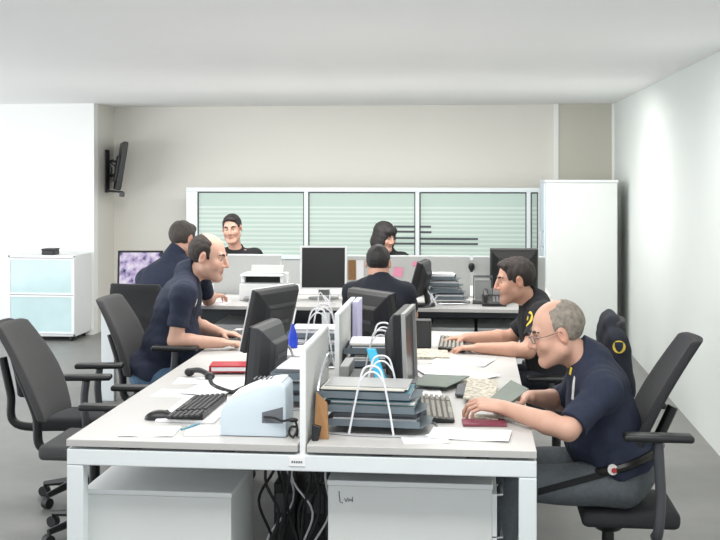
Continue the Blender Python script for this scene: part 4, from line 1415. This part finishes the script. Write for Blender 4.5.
bvt = BVHTree.FromPolygons([XF[bo.name] @ v.co for v in tr_o.data.vertices], [tuple(p.vertices) for p in tr_o.data.polygons])
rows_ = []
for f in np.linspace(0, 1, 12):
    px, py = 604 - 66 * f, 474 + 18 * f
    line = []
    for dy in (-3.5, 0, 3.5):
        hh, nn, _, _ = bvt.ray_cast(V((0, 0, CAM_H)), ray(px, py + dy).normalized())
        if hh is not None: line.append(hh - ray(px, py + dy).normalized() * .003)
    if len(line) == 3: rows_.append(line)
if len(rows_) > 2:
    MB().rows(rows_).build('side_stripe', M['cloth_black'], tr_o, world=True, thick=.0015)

# ---- young man on the right
pel = A(556, 382, 6.28)
J6 = dict(pelvis=pel, neck=A(533, 300, 6.28), Ls=A(543, 316, 6.09), Le=A(528, 351, 5.98), Lw=A(478, 348, 6.06), Rs=A(532, 317, 6.46), Re=A(512, 337, 6.52), Rw=A(466, 338, 6.40))
for s, dy in (('L', -.10), ('R', .10)):
    J6[s + 'h'] = pel + np.array([-.02, dy, -.01]); J6[s + 'k'] = pel + np.array([-.44, dy * 1.5, .0]); J6[s + 'a'] = np.array([pel[0] - .46, pel[1] + dy * 1.5, .09])
H6 = Head(A(514.5, 281, 6.22), 180 + 10, 8, 0, 1.05)
hdL = dict(d=(-1, .1, -.02), n=(0, 0, -1), side=(0, 1, 0), curl=(20, 28, 18))
hdR = dict(d=(-1, -.1, -.02), n=(0, 0, -1), side=(0, -1, 0), curl=(20, 28, 18))
so, bo, T, tl, J = person('young dark-haired man in a black shirt with a yellow sleeve emblem, typing', J6, H6, (-1, .0, 0), skin=(196, 150, 128), shirt='cloth_black', trousers='navy_dark', hair='hair_dark', style='short',
                      sleeve=.68, h=.005, hands=(hdL, hdR), stubble=.65, seed=5)
patch(so, 'sleeve_emblem', 528.5, 319, circ(.044, 24), 'yellow', .0025)
patch(so, 'emblem_centre', 528.5, 319, shield(.05), 'navy_dark', .0045)
patch(so, 'emblem_star', 528.5, 318.5, circ(.013, 6), 'yellow', .0065)

# ---- balding man on the left
pel = A(153, 374, 6.22)
J1 = dict(pelvis=pel, neck=A(190, 272, 6.22), Rs=A(184, 295, 6.01), Re=A(175, 341, 5.97), Rw=A(222, 343, 6.04), Ls=A(187, 293, 6.41), Le=A(195, 325, 6.48), Lw=A(221, 333, 6.36))
for s, dy in (('R', -.10), ('L', .10)):
    J1[s + 'h'] = pel + np.array([.02, dy, -.01]); J1[s + 'k'] = pel + np.array([.42, dy * 1.5, .0]); J1[s + 'a'] = np.array([pel[0] + .44, pel[1] + dy * 1.5, .09])
H1 = Head(A(209, 257.5, 6.2), -4, 12, 0, 1.09)
hdR = dict(d=(1, .12, -.02), n=(0, 0, -1), side=(0, 1, 0), curl=(22, 30, 20))
hdL = dict(d=(1, -.15, -.03), n=(0, 0, -1), side=(0, -1, 0), curl=(22, 30, 20))
so, bo, T, tl, J = person('balding man in a navy polo shirt leaning over the left desk', J1, H1, (1, 0, 0), skin=(206, 164, 144), shirt='navy', trousers='jeans', hair='hair_dark', style='bald_dark', belly=.05, broad=1.1,
                      sleeve=.70, h=.005, hands=(hdL, hdR), stubble=.5, nose=1.05, seed=9)
patch(so, 'chest_emblem', 196, 303, [(-.03, .0), (-.012, .016), (.018, .022), (.03, .012), (.012, .004), (.016, -.02), (.006, -.02), (0, -.004), (-.018, -.02)], 'badge_white')

# ---- man writing with his back to us
pel = np.array([-2.22, 7.55, .50])
J2 = dict(pelvis=pel, neck=A(174, 256, 7.72), Ls=A(146, 280, 7.74), Le=A(139, 306, 7.95), Lw=A(185, 296, 8.2), Rs=A(200, 272, 7.66), Re=A(208, 300, 7.95), Rw=A(214, 296, 8.16))
for s, dx in (('R', .10), ('L', -.10)):
    J2[s + 'h'] = pel + np.array([dx, .02, -.01]); J2[s + 'k'] = pel + np.array([dx * 1.5, .42, .0]); J2[s + 'a'] = np.array([pel[0] + dx * 1.5, pel[1] + .44, .09])
H2 = Head(A(183, 240, 7.78), 62, 16, 0, 1.08)
hdR = dict(d=(.5, .9, -.02), n=(0, 0, -1), side=(-1, .3, 0), curl=(30, 40, 25))
hdL = dict(d=(.8, .6, -.02), n=(0, 0, -1), side=(1, 0, 0), curl=(20, 25, 15))
person('man with grey-flecked dark hair in navy, writing with his back to us', J2, H2, (.15, 1, 0), skin=(194, 150, 130), shirt='navy', trousers='navy_dark', hair='hair_salt', style='short', broad=1.25, sleeve=.75, h=.006,
       hands=(hdL, hdR), seed=11)

# ---- short-haired man in the middle with his back to us
pel = np.array([-.66, 7.52, .48])
J4 = dict(pelvis=pel, neck=A(379, 279, 7.56), Ls=A(353, 293, 7.6), Le=A(349, 330, 7.75), Lw=A(362, 312, 8.1), Rs=A(405, 293, 7.6), Re=A(412, 330, 7.75), Rw=A(404, 312, 8.1))
for s, dx in (('R', .10), ('L', -.10)):
    J4[s + 'h'] = pel + np.array([dx, .02, -.01]); J4[s + 'k'] = pel + np.array([dx * 1.5, .42, .0]); J4[s + 'a'] = np.array([pel[0] + dx * 1.5, pel[1] + .44, .09])
for s in 'LR':
    J4[s + 'w'][2] = .775; J4[s + 'e'][2] = .72
H4 = Head(A(378.5, 264, 7.6), 86, 12, 0, 1.04)
hd = lambda s: dict(d=(s * .3, 1, -.02), n=(0, 0, -1), side=(s, 0, 0), curl=(20, 25, 15))
so, bo, T, tl, J = person('short-haired man in dark navy seated at the centre with his back to us', J4, H4, (0, 1, 0), skin=(192, 148, 128), shirt='navy_dark', trousers='navy_dark', hair='hair_black', style='short', broad=1.05, sleeve=.75, h=.006,
                      hands=(hd(1), hd(-1)), seed=13, ch=.028)

# ---- man in black facing us
pel = np.array([-2.27, 10.25, .44])
J3 = dict(pelvis=pel, neck=A(236, 250, 10.22), Ls=A(255, 256, 10.2), Le=A(259, 300, 10.0), Lw=A(250, 300, 9.65), Rs=A(217, 256, 10.2), Re=A(212, 300, 10.0), Rw=A(220, 300, 9.65))
for s, dx in (('R', -.10), ('L', .10)):
    J3[s + 'h'] = pel + np.array([dx, -.02, -.01]); J3[s + 'k'] = pel + np.array([dx * 1.5, -.42, .0]); J3[s + 'a'] = np.array([pel[0] + dx * 1.5, pel[1] - .44, .09])
for s in 'LR':
    J3[s + 'w'][2] = .775; J3[s + 'e'][2] = .72
H3 = Head(A(232, 229, 10.15), -90, 8, 4, 1.10)
hd3 = lambda s: dict(d=(s * .3, -1, -.02), n=(0, 0, -1), side=(s, 0, 0), curl=(20, 25, 15))
so, bo, T, tl, J = person('dark-haired man in black facing us at the far side of the second desk', J3, H3, (0.05, -1, 0), skin=(192, 150, 132), shirt='cloth_black', trousers='navy_dark', hair='hair_black', style='side_part', sleeve=.75, h=.006,
                      hands=(hd3(-1), hd3(1)), seed=15, ch=.035)

# ---- woman
pel = np.array([-.78, 10.3, .44])
J5 = dict(pelvis=pel, neck=A(388, 254, 10.26), Ls=A(402, 260, 10.24), Le=A(408, 300, 10.0), Lw=A(398, 300, 9.65), Rs=A(373, 260, 10.24), Re=A(368, 300, 10.0), Rw=A(378, 300, 9.65))
for s, dx in (('R', -.09), ('L', .09)):
    J5[s + 'h'] = pel + np.array([dx, -.02, -.01]); J5[s + 'k'] = pel + np.array([dx * 1.5, -.42, .0]); J5[s + 'a'] = np.array([pel[0] + dx * 1.5, pel[1] - .44, .09])
for s in 'LR':
    J5[s + 'w'][2] = .775; J5[s + 'e'][2] = .72
H5 = Head(A(385, 237, 10.2), -40, 18, 0, 1.04)
so, bo, T, tl, J = person('dark-haired woman in black looking down at the far side of the second desk', J5, H5, (.2, -1, 0), skin=(204, 160, 142), shirt='cloth_black', trousers='navy_dark', hair='hair_black', style='woman', sleeve=.75, h=.006,
                      hands=(hd3(-1), hd3(1)), seed=17, broad=.9, nose=.9)

# ---- jacket on the chair of the young man
jc = np.array([.755, 6.26, 0])
jp = [el(jc + np.array([0, 0, .76]), (.075, .235, .20), None, .05), el(jc + np.array([.03, 0, .60]), (.085, .23, .14), None, .05),
      rc(jc + np.array([.02, -.2, .80]), jc + np.array([.06, -.26, .55]), .06, .05, .04), rc(jc + np.array([.02, .2, .80]), jc + np.array([.06, .26, .55]), .06, .05, .04),
      rc(jc + np.array([-.01, -.13, .90]), jc + np.array([-.01, .13, .90]), .028, .028, .04)]
jo = tag(to_obj('uniform_jacket', surface(jp, .007, fold_noise(.006, 31)), M['navy_dark'], None, None, 1), 'dark navy jacket with a yellow emblem hung over a chair behind the older man', 'jacket')
patch(jo, 'sleeve_emblem', 619, 347, circ(.034, 24), 'yellow', .0025)
patch(jo, 'emblem_centre', 619, 347, shield(.044), 'navy', .0045)

# ------------------------------------------------------------------ light
w = bpy.data.worlds.new('world')
sc.world = w
w.use_nodes = True
bg = w.node_tree.nodes['Background']
bg.inputs['Color'].default_value = (.93, .97, 1, 1)
bg.inputs['Strength'].default_value = 1.0


def area(name, loc, target, size, power, col=(1, 1, 1)):
    ld = bpy.data.lights.new(name, 'AREA')
    ld.shape = 'RECTANGLE'; ld.size, ld.size_y = size
    ld.energy = power; ld.color = col
    o = bpy.data.objects.new(name, ld)
    COL.objects.link(o)
    o.location = loc
    o.rotation_euler = (V(target) - V(loc)).to_track_quat('-Z', 'Y').to_euler()
    return o


area('ceiling_lamp_front', (-.6, 3.2, HC - .03), (-.6, 3.2, 0), (3.2, .6), 60, (1, .98, .95))
area('ceiling_lamp_middle', (-.8, 6.2, HC - .03), (-.8, 6.2, 0), (3.6, .5), 62, (1, .98, .95))
area('ceiling_lamp_rear', (-1.2, 9.3, HC - .03), (-1.2, 9.6, 0), (4.2, .5), 95, (1, .98, .95))
area('daylight_fill', (-6.5, 6.5, 1.2), (-1, 7.8, 1.5), (7, 2.2), 170, (.95, .98, 1))  # added area light out of view, daylight fill for ceiling and faces

vs = sc.view_settings
vs.view_transform = 'Standard'
vs.look = 'None'
vs.exposure = .2
vs.gamma = 1
vs.use_curve_mapping = False
